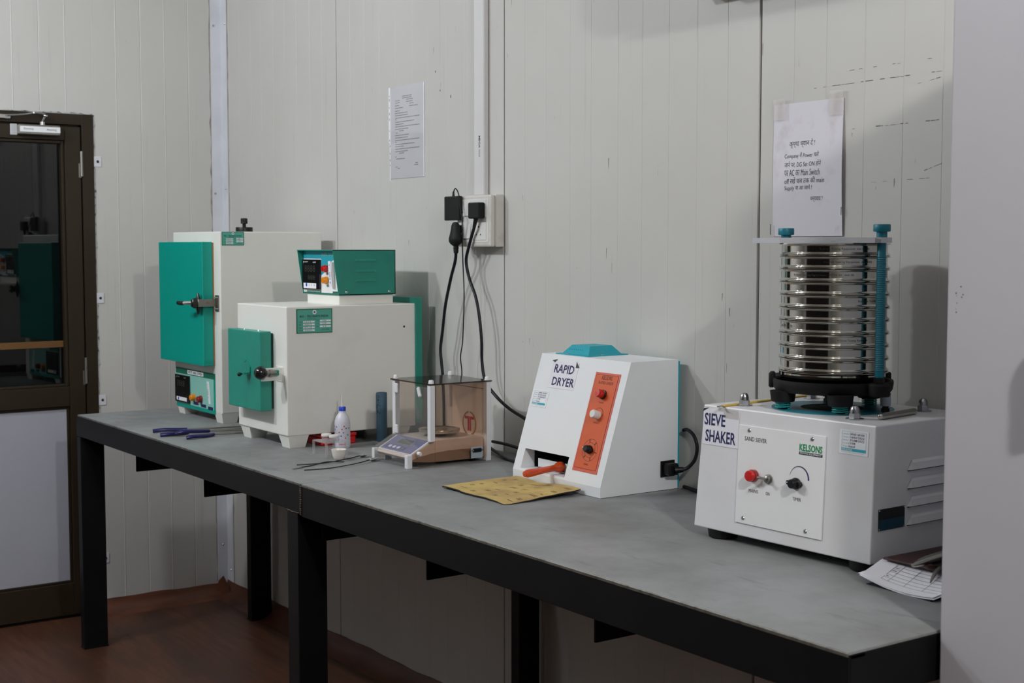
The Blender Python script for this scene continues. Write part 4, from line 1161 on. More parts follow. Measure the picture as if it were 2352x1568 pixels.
# calibration sticker
def cal_sticker(xf, x0, y0, w, h, parent, lines):
    s_ = MB(xf).box(x0, x0 + w, y0, y0 + h, 0.0004, 0.0008).build('calibration_sticker', M['label'], parent, 'white and cyan calibration sticker with handwriting')
    MB(xf).box(x0 + w * .08, x0 + w * .93, y0 + h * .13, y0 + h * .25, 0.0008, 0.0010).build('sticker_band', M['cyan_band'], s_)
    text('lettering', 'KELSONS', xf, M['label'], s_, x0 + w * .11, y0 + h * .145, h * .085, w * .34, lift=0.0012, bold=0.01)
    fr_ = MB(xf)
    for a, b, c_, d in ((.08, .93, .92, .93), (.08, .09, .25, .92), (.92, .93, .25, .92)):
        fr_.box(x0 + w * a, x0 + w * b, y0 + h * c_, y0 + h * d, 0.0008, 0.0009)
    fr_.build('sticker_frame', M['blue_print'], s_)
    for i, (a, b) in enumerate(lines):
        y = y0 + h * (0.80 - 0.125 * i)
        if a: text('lettering', a, xf, M['blue_print'], s_, x0 + w * .12, y, h * .05, w * .2, lift=0.0011)
        if b: text('handwriting', b, xf, M['navy'], s_, x0 + w * (.36 if i < 3 else .33), y - h * .01, h * .085, w * min(.055 * len(b), .5), lift=0.0012, shear=0.15)
    text('lettering', 'An ISO 9001 certified company, testing equipment', xf, M['blue_print'], s_, x0 + w * .09, y0 + h * .06, h * .04, w * .8, lift=0.0011)
cal_sticker(sf, 0.005, 0.169, 0.067, 0.0445, dy, [('Instrument', 'RAPID DRYER'), ('Calibrated on', '01/02/2022'), ('Next due on', '31/08/2022'), ('Ser. No.', '1170'), ('Sign', 'hand')])
# orange control strip
cs = MB(sf).box(0.2395, 0.3345, 0.0295, 0.2778, 0.0003, 0.0012).build('control_strip', M['orange_border'], dy, 'orange control strip with lamp and two knobs')
MB(sf).box(0.2450, 0.3290, 0.0370, 0.2725, 0.0012, 0.0015).build('strip_line', M['brown_line'], cs)
MB(sf).box(0.2460, 0.3280, 0.0380, 0.2715, 0.0015, 0.0018).build('strip_field', M['orange'], cs)
text('lettering', 'KELSONS', sf, M['brown_line'], cs, 0.288, 0.2600, 0.0105, 0.040, 'CENTER', bold=0.012, lift=0.0021)
text('lettering', 'RAPID DRIER', sf, M['brown_line'], cs, 0.288, 0.2490, 0.0075, 0.056, 'CENTER', lift=0.0021)
text('lettering', 'MAINS', sf, M['brown_line'], cs, 0.2875, 0.2015, 0.0042, 0.018, 'CENTER', lift=0.0021)
text('lettering', 'VARIACT', sf, M['brown_line'], cs, 0.2875, 0.1505, 0.0048, 0.024, 'CENTER', lift=0.0021)
text('lettering', 'TIMER', sf, M['brown_line'], cs, 0.2875, 0.0465, 0.0045, 0.018, 'CENTER', lift=0.0021)
def arc_strip(xf, cx_, cy_, r, w0, w1, a0, a1, z, name, m, parent, n=28):
    vs = []; 
    for i in range(n + 1):
        t = i / n; a = a0 + (a1 - a0) * t; w_ = (w0 + (w1 - w0) * t) / 2
        vs += [(cx_ + (r - w_) * math.cos(a), cy_ + (r - w_) * math.sin(a), z), (cx_ + (r + w_) * math.cos(a), cy_ + (r + w_) * math.sin(a), z)]
    return MB(xf).add(vs, [(2 * i, 2 * i + 1, 2 * i + 3, 2 * i + 2) for i in range(n)]).build(name, m, parent)
MB(sf).lathe([(0.0118, 0.0), (0.0118, 0.005), (0.0105, 0.0055), (0.0105, 0.006), (0.0, 0.006)], (0.2885, 0.2235, 0.0018), 24).build('lamp_collar', M['dark_steel'], cs)
MB(sf).lathe([(0.0102, 0.0), (0.0102, 0.012), (0.0085, 0.015), (0.0, 0.0155)], (0.2885, 0.2235, 0.0075), 24).build('pilot_lamp', M['red_lens'], cs)
arc_strip(sf, 0.2875, 0.1725, 0.0175, 0.0006, 0.0028, R(150), R(-5), 0.0021, 'knob_scale', M['brown_line'], cs)
MB(sf).lathe([(0.0108, 0.0), (0.0105, 0.017), (0.0092, 0.0195), (0.0, 0.0195)], (0.2875, 0.1715, 0.0018), 24).build('control_knob', M['white_plastic'], cs)
for rr in (0.0185, 0.0275):
    arc_strip(sf, 0.2895, 0.0845, rr, 0.0008, 0.0008, 0, 2 * PI, 0.0021, 'timer_dial', M['brown_line'], cs, 44)
for k in range(6):
    a = R(20 + 60 * k)
    MB(sf).box(-0.0012, 0.0012, 0.0185, 0.0275, 0, 0.0004, m=Matrix.Translation((0.2895, 0.0845, 0.0019)) @ Matrix.Rotation(a, 4, 'Z')).build('dial_tick', M['brown_line'], cs)
def pointer_knob(xf, x, y, z, k, ang, parent):
    m = Matrix.Translation((x, y, z)) @ Matrix.Rotation(ang, 4, 'Z')
    a = MB(xf @ m)
    a.lathe([(0.011 * k, 0.0), (0.0115 * k, 0.004 * k), (0.0098 * k, 0.006 * k), (0.009 * k, 0.016 * k), (0.0075 * k, 0.018 * k), (0.0, 0.018 * k)], (0, 0, 0), 24)
    a.prism([(-.016 * k, -.004 * k), (.013 * k, -.0055 * k), (.017 * k, 0), (.013 * k, .0055 * k), (-.016 * k, .004 * k), (-.020 * k, 0)], 0.001, 0.010 * k)
    o = a.build('timer_knob', M['black'], parent)
    MB(xf @ m).box(-.021 * k, -.014 * k, -.0008, .0008, 0.0098 * k, 0.0104 * k).build('knob_pointer', M['label'], parent)
    return o
pointer_knob(sf, 0.2885, 0.0855, 0.0018, 0.92, R(-8), cs)
# vent hood on the roof
vh = MB()
vx0, vx1, vy0, vy1 = 2.470, 2.605, -0.160, -0.028
vh.box(vx0, vx1, vy0, vy1, ZTP + 0.0002, ZTP + 0.0025)
ix, iy = 0.013, 0.012
tx, ty, hh = 0.030, 0.030, 0.024
a = [(vx0 + ix, vy0 + iy), (vx1 - ix, vy0 + iy), (vx1 - ix, vy1 - iy), (vx0 + ix, vy1 - iy)]
b = [(vx0 + tx, vy0 + ty), (vx1 - tx, vy0 + ty), (vx1 - tx, vy1 - ty), (vx0 + tx, vy1 - ty)]
vh.add([(x, y, ZTP + 0.0025) for x, y in a] + [(x, y, ZTP + hh) for x, y in b], [(0, 1, 5, 4), (1, 2, 6, 5), (2, 3, 7, 6), (3, 0, 4, 7), (4, 5, 6, 7)])
vho = vh.build('vent_hood', M['teal_dryer'], dy, 'turquoise pressed vent hood on the roof')
hf = frame((vx0, vy0 + iy + (ty - iy) * 0.5, ZTP + 0.0025 + (hh - 0.0025) * 0.5), (1, 0, 0), (0, ty - iy, hh - 0.0025))
for k in range(7):
    MB(hf).lathe([(0.0013, 0.0003), (0.0, 0.0003)], (0.034 + 0.0085 * k, 0.0, 0), 10).build('vent_hole', M['void'], vho)
for x, y in ((vx0 + 0.045, vy0 + 0.006), (vx1 - 0.006, vy0 + 0.050)):
    MB().lathe([(0.0, 0.0025), (0.003, 0.002), (0.0042, 0.0)], (x, y, ZTP + 0.0025), 12).build('screw', M['steel'], vho)
# mains inlet and lead
il = MB().box(DX1, DX1 + 0.004, -0.079, -0.034, 0.880, 0.920, 0.001).build('mains_inlet', M['black'], dy)
MB().box(DX1 + 0.004, DX1 + 0.028, -0.074, -0.040, 0.886, 0.915, 0.004).build('inlet_plug', M['black'], il)
dc = thing('dryer_lead', 'black mains lead plugged into the right side of the dryer', 'power cord', (2.84, -0.03, ZT))
MB().tube([(DX1 + 0.0285, -0.056, 0.899), (DX1 + 0.036, -0.046, 0.900), (DX1 + 0.045, -0.030, 0.905), (DX1 + 0.058, -0.0185, 0.925), (DX1 + 0.062, -0.0145, 0.955), (DX1 + 0.050, -0.0135, 0.982), (DX1 + 0.026, -0.0125, 0.995), (DX1 + 0.006, -0.0085, 0.992)], 0.0045, 10).build('lead', M['cable'], dc)
MB().tube([(DX1 + 0.0285, -0.056, 0.899), (DX1 + 0.042, -0.040, 0.901)], [0.010, 0.006], 10, sub=1).build('strain_relief', M['black'], dc)
lo_ = thing('loose_lead', 'black lead lying on the bench between dryer and sieve shaker', 'power cord', (2.9, -0.02, ZT))
MB().tube([(2.80, -0.0095, 0.8515), (2.85, -0.022, 0.8515), (2.92, -0.038, 0.8515), (3.02, -0.045, 0.8515), (3.15, -0.03, 0.8515)], 0.0045, 10).build('lead', M['cable'], lo_)

# ------------------------------------------------------------------ sieve shaker
SA = R(1.8)
SM = Matrix.Translation((3.228, -0.3625, 0.866)) @ Matrix.Rotation(SA, 4, 'Z')      # local: x along front, y back, z up from body bottom
base = SM @ Vector((0.223, 0.17, 0))
sk = thing('sieve_shaker', 'white sieve shaker base with black cradle and clamp rods', 'sieve shaker', (base.x, base.y, ZT), SA)
SW, SD, SH = 0.4462, 0.325, 0.2545
bx_ = [(-0.009, -0.002), (SW + 0.000, -0.002), (SW + 0.000, SD), (-0.009, SD)]
tx_ = [(0.006, 0.010), (SW - 0.001, 0.010), (SW - 0.001, SD), (0.006, SD)]
bm = bmesh.new()
vv = [bm.verts.new((x, y, 0)) for x, y in bx_] + [bm.verts.new((x, y, SH)) for x, y in tx_]
for f_ in ((3, 2, 1, 0), (4, 5, 6, 7), (0, 1, 5, 4), (1, 2, 6, 5), (2, 3, 7, 6), (3, 0, 4, 7)):
    bm.faces.new([vv[i] for i in f_])
bmesh.ops.bevel(bm, geom=bm.edges[:], offset=0.0025, segments=2, profile=0.5, affect='EDGES')
mb = MB(SM); mb.bm(bm); body = mb.build('body', M['shaker_white'], sk)
for x, y in ((0.045, 0.03), (SW - 0.035, 0.03), (0.045, SD - 0.03), (SW - 0.035, SD - 0.03)):
    MB(SM).lathe([(0.0, -0.0194), (0.026, -0.0194), (0.030, -0.017), (0.032, 0.0), (0.0, 0.0)], (x, y, 0.0002), 24).build('foot', M['black_rubber'], sk)
SF = SM @ frame((0, -0.002, 0), (1, 0, 0), (0, 0.012, SH))
fp = MB(SF).box(0.1090, 0.3315, 0.0265, 0.2235, 0.0003, 0.0028, 0.0006).build('front_panel', M['panel_white'], sk, 'white front panel with timer and mains lamp')
for x, y in ((0.1375, 0.2145), (0.2995, 0.2150), (0.1305, 0.0375), (0.2925, 0.0370)):
    MB(SF).lathe([(0.0, 0.0024), (0.003, 0.0020), (0.0043, 0.0)], (x, y, 0.0028), 14).build('screw', M['zinc'], fp)
text('lettering', 'SAND SIEVER', SF, M['ink'], fp, 0.1265, 0.1935, 0.0085, 0.0585, lift=0.0031, bold=0.006)
text('lettering', 'KELSONS', SF, M['green_logo'], fp, 0.2690, 0.1895, 0.0140, 0.0565, lift=0.0031, bold=0.035)
MB(SF).box(0.2685, 0.3260, 0.1825, 0.1882, 0.0028, 0.0031).build('logo_strip', M['ink'], fp)
text('lettering', 'TESTING EQUIPMENT', SF, M['label'], fp, 0.2705, 0.1837, 0.0034, 0.0535, lift=0.0034, bold=0.01)
MB(SF).lathe([(0.0125, 0.0), (0.0125, 0.008), (0.0115, 0.009), (0.0, 0.009)], (0.1555, 0.1262, 0.0028), 24).build('lamp_collar', M['red_lens_dark'], fp)
MB(SF).lathe([(0.0112, 0.0), (0.0112, 0.006), (0.0098, 0.0082), (0.0, 0.0085)], (0.1555, 0.1262, 0.0118), 24).build('pilot_lamp', M['red_lens'], fp)
tg = MB(SF).lathe([(0.0098, 0.0), (0.0098, 0.003), (0.0075, 0.0035), (0.0068, 0.008), (0.0045, 0.0095), (0.0, 0.0095)], (0.1945, 0.1245, 0.0028), 12)
tg.cyl((0.1945, 0.1245, 0.011), (0.1915, 0.1285, 0.0285), 0.0022, 0.0032, n=12).sphere((0.1915, 0.1285, 0.029), 0.0033, nu=12, nv=8)
tg.build('toggle_switch', M['dull_steel'], fp)
pointer_knob(SF, 0.2655, 0.1255, 0.0028, 1.0, R(-4), fp)
arc_strip(SF, 0.2715, 0.1355, 0.0235, 0.0006, 0.0036, R(170), R(-2), 0.0031, 'timer_scale', M['navy'], fp)
for s_, x, w_ in (('MAINS', 0.1435, 0.0240), ('ON', 0.1885, 0.0100), ('TIMER', 0.2575, 0.0215)):
    text('lettering', s_, SF, M['ink'], fp, x, 0.0920, 0.0066, w_, lift=0.0031)
# paper label and calibration sticker
pl = MB(SF).box(0.0065, 0.1075, 0.1735, 0.2485, 0.0004, 0.0009).build('paper_label', M['paper'], sk, 'white paper label reading SIEVE SHAKER')
text('lettering', 'SIEVE', SF, M['navy'], pl, 0.0105, 0.2135, 0.0250, 0.0590, lift=0.0012, bold=0.022)
text('lettering', 'SHAKER', SF, M['navy'], pl, 0.0145, 0.1795, 0.0250, 0.0850, lift=0.0012, bold=0.022)
MB(SF).prism([(0.0045, 0.2405), (0.022, 0.2495), (0.0075, 0.2475)], 0.0010, 0.0014).build('tape_corner', M['dark_steel'], pl)
MB(SF).box(0.048, 0.064, 0.2445, 0.2535, 0.0010, 0.0013).box(0.064, 0.106, 0.232, 0.2505, 0.0010, 0.0013).build('tape_strip', M['tape'], pl)
cal_sticker(SF, 0.3630, 0.1965, 0.0665, 0.0455, sk, [('Instrument', 'SAND SIEVER'), ('Calibrated on', '14/02/2022'), ('Next due on', '31/08/2022'), ('Ser. No.', '1158'), ('Sign', 'hand')])
# side: louvres and rating plate
SS = SM @ frame((SW, 0, 0), (0, 1, 0), (0, 0, 1))
for k in range(4):
    z = 0.1650 - 0.0343 * k
    lv = MB(SS)
    L0, L1, hgt, dp = 0.101, 0.222, 0.0185, 0.0075
    pts = [(L0, z, 0), (L1, z, 0), (L0 + 0.004, z + 0.001, dp), (L1 - 0.004, z + 0.001, dp), (L0 + 0.008, z + hgt * 0.75, dp * 0.7), (L1 - 0.008, z + hgt * 0.75, dp * 0.7), (L0 + 0.014, z + hgt, 0), (L1 - 0.014, z + hgt, 0)]
    lv.add(pts, [(0, 1, 3, 2), (2, 3, 5, 4), (4, 5, 7, 6), (0, 2, 4, 6), (1, 7, 5, 3)])
    l_ = lv.build('louvre', M['shaker_white'], sk)
    MB(SS).box(L0 + 0.002, L1 - 0.002, z - 0.0022, z - 0.0002, 0.0001, 0.0004).build('louvre_slot', M['void'], l_)
rp = MB(SS).box(0.0180, 0.0945, 0.0600, 0.1000, 0.0002, 0.0012, 0.0003).build('rating_plate', mat('dark_plate', S(44, 46, 48), 0.35, 0.4), sk, 'dark rating plate with blue lower band')
MB(SS).box(0.0195, 0.0930, 0.0612, 0.0800, 0.0012, 0.0014).build('plate_band', mat('petrol_band', S(18, 62, 84), 0.4), rp)
for x, y in ((0.0205, 0.0975), (0.092, 0.0975), (0.0205, 0.0625), (0.092, 0.0625)):
    MB(SS).lathe([(0.0018, 0), (0.0015, 0.0010), (0, 0.0012)], (x, y, 0.0012), 10).build('plate_rivet', M['steel'], rp)
# top: petrol disc with hole, domed nuts
cen = Vector((3.4352, -0.1898, 0))
ZS = 0.866 + SH
inv_rot = Matrix.Translation((cen.x, cen.y, 0)) @ Matrix.Rotation(SA, 4, 'Z')
MB(inv_rot).lathe([(0.063, ZS + 0.0002), (0.121, ZS + 0.0002), (0.121, ZS + 0.002), (0.063, ZS + 0.002)], (0, 0, 0), 60, closed=True).build('top_disc', M['teal_shaker'], sk, 'petrol blue disc on the casing top')
MB(inv_rot).lathe([(0.0, ZS + 0.0006), (0.0632, ZS + 0.0006)], (0, 0, 0), 48).build('disc_hole', M['void'], sk)
for dx_, dy_ in ((-0.142, -0.105), (0.142, -0.105), (-0.142, 0.103), (0.142, 0.103)):
    c_ = inv_rot @ Vector((dx_, dy_, ZS))
    MB().lathe([(0.0, 0.0002), (0.017, 0.0002), (0.017, 0.0018), (0.0, 0.0018)], c_, 28).build('washer', M['zinc'], sk)
    MB().lathe([(0.0112, 0.0018), (0.0112, 0.010), (0.0098, 0.0115), (0.0, 0.0115)], c_, 6, smooth=False).lathe([(0.0092, 0.0112), (0.0092, 0.017), (0.0080, 0.022), (0.005, 0.0255), (0.0, 0.0265)], c_, 20).build('domed_nut', M['zinc'], sk)
# black cradle
ZC0, ZC1 = 1.157, 1.182
RO = Vector((0.1304, 0.0022, 0))
ck = MB().lathe([(0.0, ZC0 + 0.004), (0.090, ZC0), (0.113, ZC0), (0.117, ZC0 + 0.005), (0.119, ZC1 - 0.008), (0.1185, ZC1 - 0.002), (0.1165, ZC1 - 0.001), (0.1125, ZC1 - 0.003), (0.1115, ZC0 + 0.008), (0.0, ZC0 + 0.008)], cen, 72)
RODS = (Vector((0.1305, -0.0151, 0)), -RO)
for ro_ in RODS:
    c_ = cen + ro_
    ck.lathe([(0.0, ZC0 - 0.002), (0.020, ZC0), (0.0215, ZC0 + 0.004), (0.0215, ZC1 - 0.004), (0.018, ZC1), (0.0, ZC1)], c_, 24)
for a in (R(-142), R(70)):
    d = Vector((math.cos(a), math.sin(a), 0)) * 0.121
    ck.box(-0.012, 0.012, -0.006, 0.006, ZC1 - 0.022, ZC1 + 0.010, 0.003, m=Matrix.Translation(cen + d) @ Matrix.Rotation(a + PI / 2, 4, 'Z'))
cradle = ck.build('cradle', M['black_rubber'], sk, 'black round sieve cradle')
# spring feet of the cradle
def spring(c_, r, z0, z1, turns, wr, parent):
    pts = [(c_[0] + r * math.cos(2 * PI * turns * i / 80), c_[1] + r * math.sin(2 * PI * turns * i / 80), z0 + (z1 - z0) * i / 80) for i in range(81)]
    MB().tube(pts, wr, 8, sub=1).build('spring', M['spring'], parent)
for (cx_, cy_) in ((3.395, -0.290), (3.519, -0.262), (3.452, -0.098)):
    bs = MB().lathe([(0.0, ZC0 + 0.002), (0.026, ZC0 + 0.002), (0.0235, ZC0 - 0.0185), (0.0215, ZC0 - 0.0195), (0.0, ZC0 - 0.0195)], (cx_, cy_, 0), 28)
    bs.cyl((cx_, cy_, ZC0 - 0.0195), (cx_, cy_, ZS + 0.003), 0.0095, n=20)
    b_ = bs.build('spring_boss', M['black_rubber'], cradle)
    spring((cx_, cy_), 0.0145, ZS + 0.0035, ZC0 - 0.0192, 3.4, 0.0013, cradle)
for (cx_, cy_, m_) in ((3.545, -0.160, 'nylon'), (3.368, -0.262, 'black_rubber'), (3.36, -0.12, 'black_rubber')):
    MB().cyl((cx_, cy_, ZC0 + 0.002), (cx_, cy_, ZC0 - 0.023), 0.0105, n=20).build('spacer', M[m_], cradle)
    MB().cyl((cx_, cy_, ZC0 - 0.023), (cx_, cy_, ZS + 0.003), 0.0062, n=14).lathe([(0.009, 0.002), (0.009, 0.009), (0.0, 0.009)], (cx_, cy_, ZS), 6, smooth=False).build('spacer_bolt', M['black'], cradle)
# clamp rods with knobs
ZP0, ZP1 = 1.4532, 1.4638
for ro_, z1 in zip(RODS, (1.489, 1.484)):
    c_ = cen + ro_
    rod = MB().cyl((c_.x, c_.y, ZC1 - 0.002), (c_.x, c_.y, ZC1 + 0.012), 0.0112, n=6, smooth=False).cyl((c_.x, c_.y, ZC1 - 0.018), (c_.x, c_.y, ZC1), 0.0135, n=20)
    nut = rod.build('rod_nut', M['black'], sk)
    zlo, zhi = ZC1 + 0.012, z1 - 0.036
    prof = [(0.0086, zlo), (0.0086, zlo + 0.012)]
    nth = 62
    for k in range(nth):
        zq = zlo + 0.012 + (zhi - 0.025 - zlo - 0.012) * k / nth
        st_ = (zhi - 0.025 - zlo - 0.012) / nth
        prof += [(0.0084, zq), (0.0093, zq + st_ * 0.5)]
    prof += [(0.0084, zhi - 0.025), (0.0086, zhi), (0.0086, z1 - 0.028)]
    r_ = MB().lathe(prof, (c_.x, c_.y, 0), 20).build('clamp_rod', M['teal_shaker'], sk, 'petrol blue threaded clamp rod')
    MB().lathe([(0.0103, z1 - 0.030), (0.0103, z1 - 0.0145), (0.0155, z1 - 0.0140), (0.0165, z1 - 0.0125), (0.0165, z1 - 0.0015), (0.0155, z1), (0.0, z1)], (c_.x, c_.y, 0), 28).build('rod_knob', M['teal_shaker'], r_)
# clamp plate (l = across, d = away)
LA = Vector((0.747, 0.664, 0)); DA = Vector((-0.664, 0.747, 0))
PF = Matrix(((LA.x, DA.x, 0, cen.x), (LA.y, DA.y, 0, cen.y), (0, 0, 1, 0), (0, 0, 0, 1)))
plate = [(-0.166, 0.055), (-0.108, -0.035), (0.0745, -0.121), (0.0750, -0.113), (0.0855, -0.116), (0.0858, -0.125), (0.0985, -0.120), (0.1010, -0.095), (0.1080, -0.060), (0.070, 0.02), (-0.085, 0.070), (-0.086, 0.100), (-0.120, 0.108)]
MB(PF).prism(plate, ZP0, ZP1).build('clamp_plate', M['aluminium'], sk, 'flat aluminium clamp plate across the sieves')

# sieves: stacked, each a thing of its own
h_ = 0.02535
sprof = [(0.0985, h_), (0.1062, h_), (0.1082, h_ - 0.0006), (0.1092, h_ - 0.0018), (0.1084, h_ - 0.0030), (0.1056, h_ - 0.0036), (0.1040, h_ - 0.0042), (0.1034, h_ - 0.0050), (0.1034, h_ - 0.0054), (0.1034, 0.0080), (0.1034, 0.0077), (0.1038, 0.0068), (0.1048, 0.0058), (0.1054, 0.0050), (0.1056, 0.0042), (0.1070, 0.0036), (0.1084, 0.0026), (0.1084, 0.0014), (0.1072, 0.0004), (0.1005, 0.0004), (0.0985, 0.0012)]
names = ['top', 'second from the top', 'third from the top', 'fourth from the top', 'fifth from the top', 'sixth from the top', 'seventh from the top', 'eighth from the top', 'ninth from the top', 'lowest, directly above the pan']
lets = {0: ('Kelsons Testing Equipment  mm (1700)', R(-64), 0.098), 1: ('Kelsons Testing Equipment  mm (850)', R(-60), 0.098), 2: ('Kelsons Testing Equipment   MESH 30   mm 30', R(-97), 0.125),
        4: ('Kelsons Testing', R(-22), 0.046), 6: ('mesh 100  mm 70', R(-128), 0.052), 7: ('Kelsons Testing Equipment', R(-44), 0.062), 3: None, 5: None, 8: None, 9: None}
z0 = 1.4530 - h_
smesh = None; mmesh = None
for k in range(10):
    zb = 1.4530 - h_ * (k + 1)
    t = thing('test_sieve', 'polished steel test sieve, %s of the stack' % names[k], 'sieve', (cen.x, cen.y, zb), group='stacked test sieves')
    if smesh is None:
        o = MB().lathe(sprof, (cen.x, cen.y, zb), 96, closed=True).build('sieve_frame', M['chrome'], t); smesh = o.data
        o = MB().lathe([(0.0, 0.0118), (0.1036, 0.0118)], (cen.x, cen.y, zb), 48).build('sieve_mesh', M['dull_steel'], t); mmesh = o.data
    else:
        for nm, me in (('sieve_frame', smesh), ('sieve_mesh', mmesh)):
            o = bpy.data.objects.new(nm, me); C.objects.link(o); o.parent = t; W[o] = W[t]
    if lets[k]:
        s_, a0, wdt = lets[k]
        text('engraving', s_, None, M['ink'], t, 0, 0.0112, 0.0050, wdt, lift=0.0002, wrap=on_cyl(cen.x, cen.y, zb, 0.1034, a0), bold=0.0)
zb = 1.4530 - h_ * 10
t = thing('sieve_pan', 'polished steel catch pan under the stacked sieves', 'sieve pan', (cen.x, cen.y, ZC0 + 0.0095), group=None)
MB().lathe([(0.0985, zb), (0.1062, zb), (0.1082, zb - 0.0006), (0.1092, zb - 0.0018), (0.1084, zb - 0.0030), (0.1056, zb - 0.0036), (0.1040, zb - 0.0042), (0.1034, zb - 0.0052), (0.1030, ZC0 + 0.0105), (0.102, ZC0 + 0.0092), (0.0, ZC0 + 0.0092), (0.0, ZC0 + 0.0102), (0.0985, ZC0 + 0.0102)], (cen.x, cen.y, 0), 96, closed=True).build('pan_wall', M['chrome'], t)

# things lying on the shaker casing
yl = thing('yellow_rule', 'thin yellow rule lying along the back left of the shaker top', 'ruler', (3.25, -0.2, ZS))
MB().box(-0.185, 0.175, -0.006, 0.006, 0.0002, 0.003, 0.0008, m=Matrix.Translation((3.263, -0.170, ZS)) @ Matrix.Rotation(R(98), 4, 'Z')).build('rule_strip', M['yellow'], yl)
MB().box(-0.20, -0.186, -0.0035, 0.0035, 0.0002, 0.0028, 0.0008, m=Matrix.Translation((3.263, -0.170, ZS)) @ Matrix.Rotation(R(98), 4, 'Z')).build('rule_tip', M['steel'], yl)
br = thing('steel_bar_handle', 'short bright steel bar with a bent wire lying on the shaker top', 'tool', (3.605, -0.20, ZS))
MB().cyl((3.618, -0.262, ZS + 0.0065), (3.598, -0.140, ZS + 0.0065), 0.0062, n=20).sphere((3.618, -0.262, ZS + 0.0065), 0.0062, nu=16, nv=8).sphere((3.598, -0.140, ZS + 0.0065), 0.0062, nu=16, nv=8).build('bar', M['chrome'], br)
MB().tube([(3.587, -0.222, ZS + 0.002), (3.578, -0.19, ZS + 0.003), (3.578, -0.155, ZS + 0.005), (3.595, -0.137, ZS + 0.008)], 0.0018, 8).build('wire', M['steel'], br)

# ------------------------------------------------------------------ clipboard with papers at the right end
pp_ = thing('paper_sheaf', 'sheaf of printed forms with curled corner beside the shaker', 'papers', (3.80, -0.40, ZT))
def sheet_fn(ox, oy, lift):
    def f(u, v):
        t = min(1.0, v / 0.26)
        rise = t * t * (3 - 2 * t)
        x = 3.694 + ox + (0.166 + 0.04 * v) * u + 0.010 * v
        y = -0.412 + oy + 0.31 * v + 0.006 * (1 - u) * (1 - v)
        curl = 0.007 * max(0, (0.4 - u) / 0.4) ** 2 * (1 - v) ** 3 + 0.0035 * math.sin(5 * u + 1.5) * (1 - t)
        return (x, y, ZT + lift + 0.0045 + 0.027 * rise + curl)
    return f
for i, (ox, oy, lf_) in enumerate(((0.004, -0.002, 0.0), (-0.002, 0.004, 0.0012), (0.0, 0.0, 0.0024))):
    MB().sheet(sheet_fn(ox, oy, lf_), 16, 16, (0, 0, 0.0005)).build('sheet', M['paper'], pp_)
g_ = sheet_fn(0, 0, 0.0024)
gl = MB()
def gline(a, b, wv):
    for i in range(12):
        p = [(a[0] + (b[0] - a[0]) * i / 12, a[1] + (b[1] - a[1]) * i / 12), (a[0] + (b[0] - a[0]) * (i + 1) / 12, a[1] + (b[1] - a[1]) * (i + 1) / 12)]
        d = wv
        hor = abs(b[0] - a[0]) > abs(b[1] - a[1])
        q = [g_(p[0][0], p[0][1]), g_(p[1][0], p[1][1]), g_(p[1][0] + (0 if hor else d), p[1][1] + (d if hor else 0)), g_(p[0][0] + (0 if hor else d), p[0][1] + (d if hor else 0))]
        gl.add([Vector(x) + Vector((0, 0, 0.0004)) for x in q], [(0, 1, 2, 3)])
for v in (0.055, 0.080, 0.105, 0.130, 0.155, 0.180, 0.205):
    gline((0.22, v), (0.97, v), 0.0022)
for u in (0.22, 0.31, 0.52, 0.76):
    gline((u, 0.055), (u, 0.207), 0.006)
for v, a, b in ((0.042, 0.26, 0.58), (0.024, 0.40, 0.56), (0.09, 0.235, 0.29), (0.14, 0.235, 0.29), (0.165, 0.235, 0.29)):
    gline((a, v), (b, v), 0.006)
gl.build('printed_table', M['grey_print'], pp_)
MB().prism([(3.712, -0.405), (3.858, -0.4135), (3.90, -0.06), (3.71, -0.06)], ZT + 0.0002, ZT + 0.0016).build('backing_card', mat('dark_navy_card', S(24, 20, 50), 0.6), pp_)
MB().box(3.712, 3.92, -0.335, -0.07, ZT + 0.0024, ZT + 0.028, 0.001).build('paper_block', M['paper'], pp_)
cbd = thing('clipboard', 'maroon clipboard with steel clip lying on the papers', 'clipboard', (3.82, -0.2, ZT + 0.036))
ZB = ZT + 0.0362
MB().box(3.703, 3.945, -0.351, -0.05, ZB, ZB + 0.0035, 0.001).build('board', M['maroon'], cbd)
MB().box(3.775, 3.825, -0.335, -0.18, ZB + 0.0035, ZB + 0.0075, 0.001).build('clip_plate', M['dark_steel'], cbd)
MB().tube([(3.802, -0.392, ZB + 0.013), (3.796, -0.34, ZB + 0.0155), (3.786, -0.25, ZB + 0.0165), (3.780, -0.19, ZB + 0.0145)], [0.0035, 0.0078, 0.0082, 0.0082, 0.007], 12).build('clip_bar', M['chrome'], cbd)
MB().tube([(3.822, -0.345, ZB + 0.006), (3.833, -0.372, ZB + 0.002), (3.842, -0.395, ZB - 0.008)], [0.003, 0.004, 0.0015], 8).build('clip_tongue', M['dull_steel'], cbd)

# ------------------------------------------------------------------ tall cabinet at the right
CX0, CX1, CY, CH = 3.985, 4.785, -0.555, 1.96
cab = thing('tall_cabinet', 'tall pale grey cabinet beside the right end of the bench', 'cabinet', ((CX0 + CX1) / 2, -0.38, 0))
MB().box(CX0, CX1, CY + 0.022, -0.03, 0.0, CH, 0.003).build('body', M['cabinet'], cab)
dd = MB().box(CX0, CX1, CY, CY + 0.020, 0.03, CH, 0.003, 2).build('door', M['cabinet'], cab)
MB(front(0, CY, 0)).box(4.165, 4.195, 1.18, 1.36, 0, 0.003, 0.001).build('handle_plate', M['dark_steel'], dd)
MB().tube([(4.18, CY - 0.003, 1.33), (4.18, CY - 0.035, 1.325), (4.18, CY - 0.038, 1.27), (4.18, CY - 0.035, 1.215), (4.18, CY - 0.003, 1.21)], 0.007, 10).build('handle', M['dull_steel'], dd)
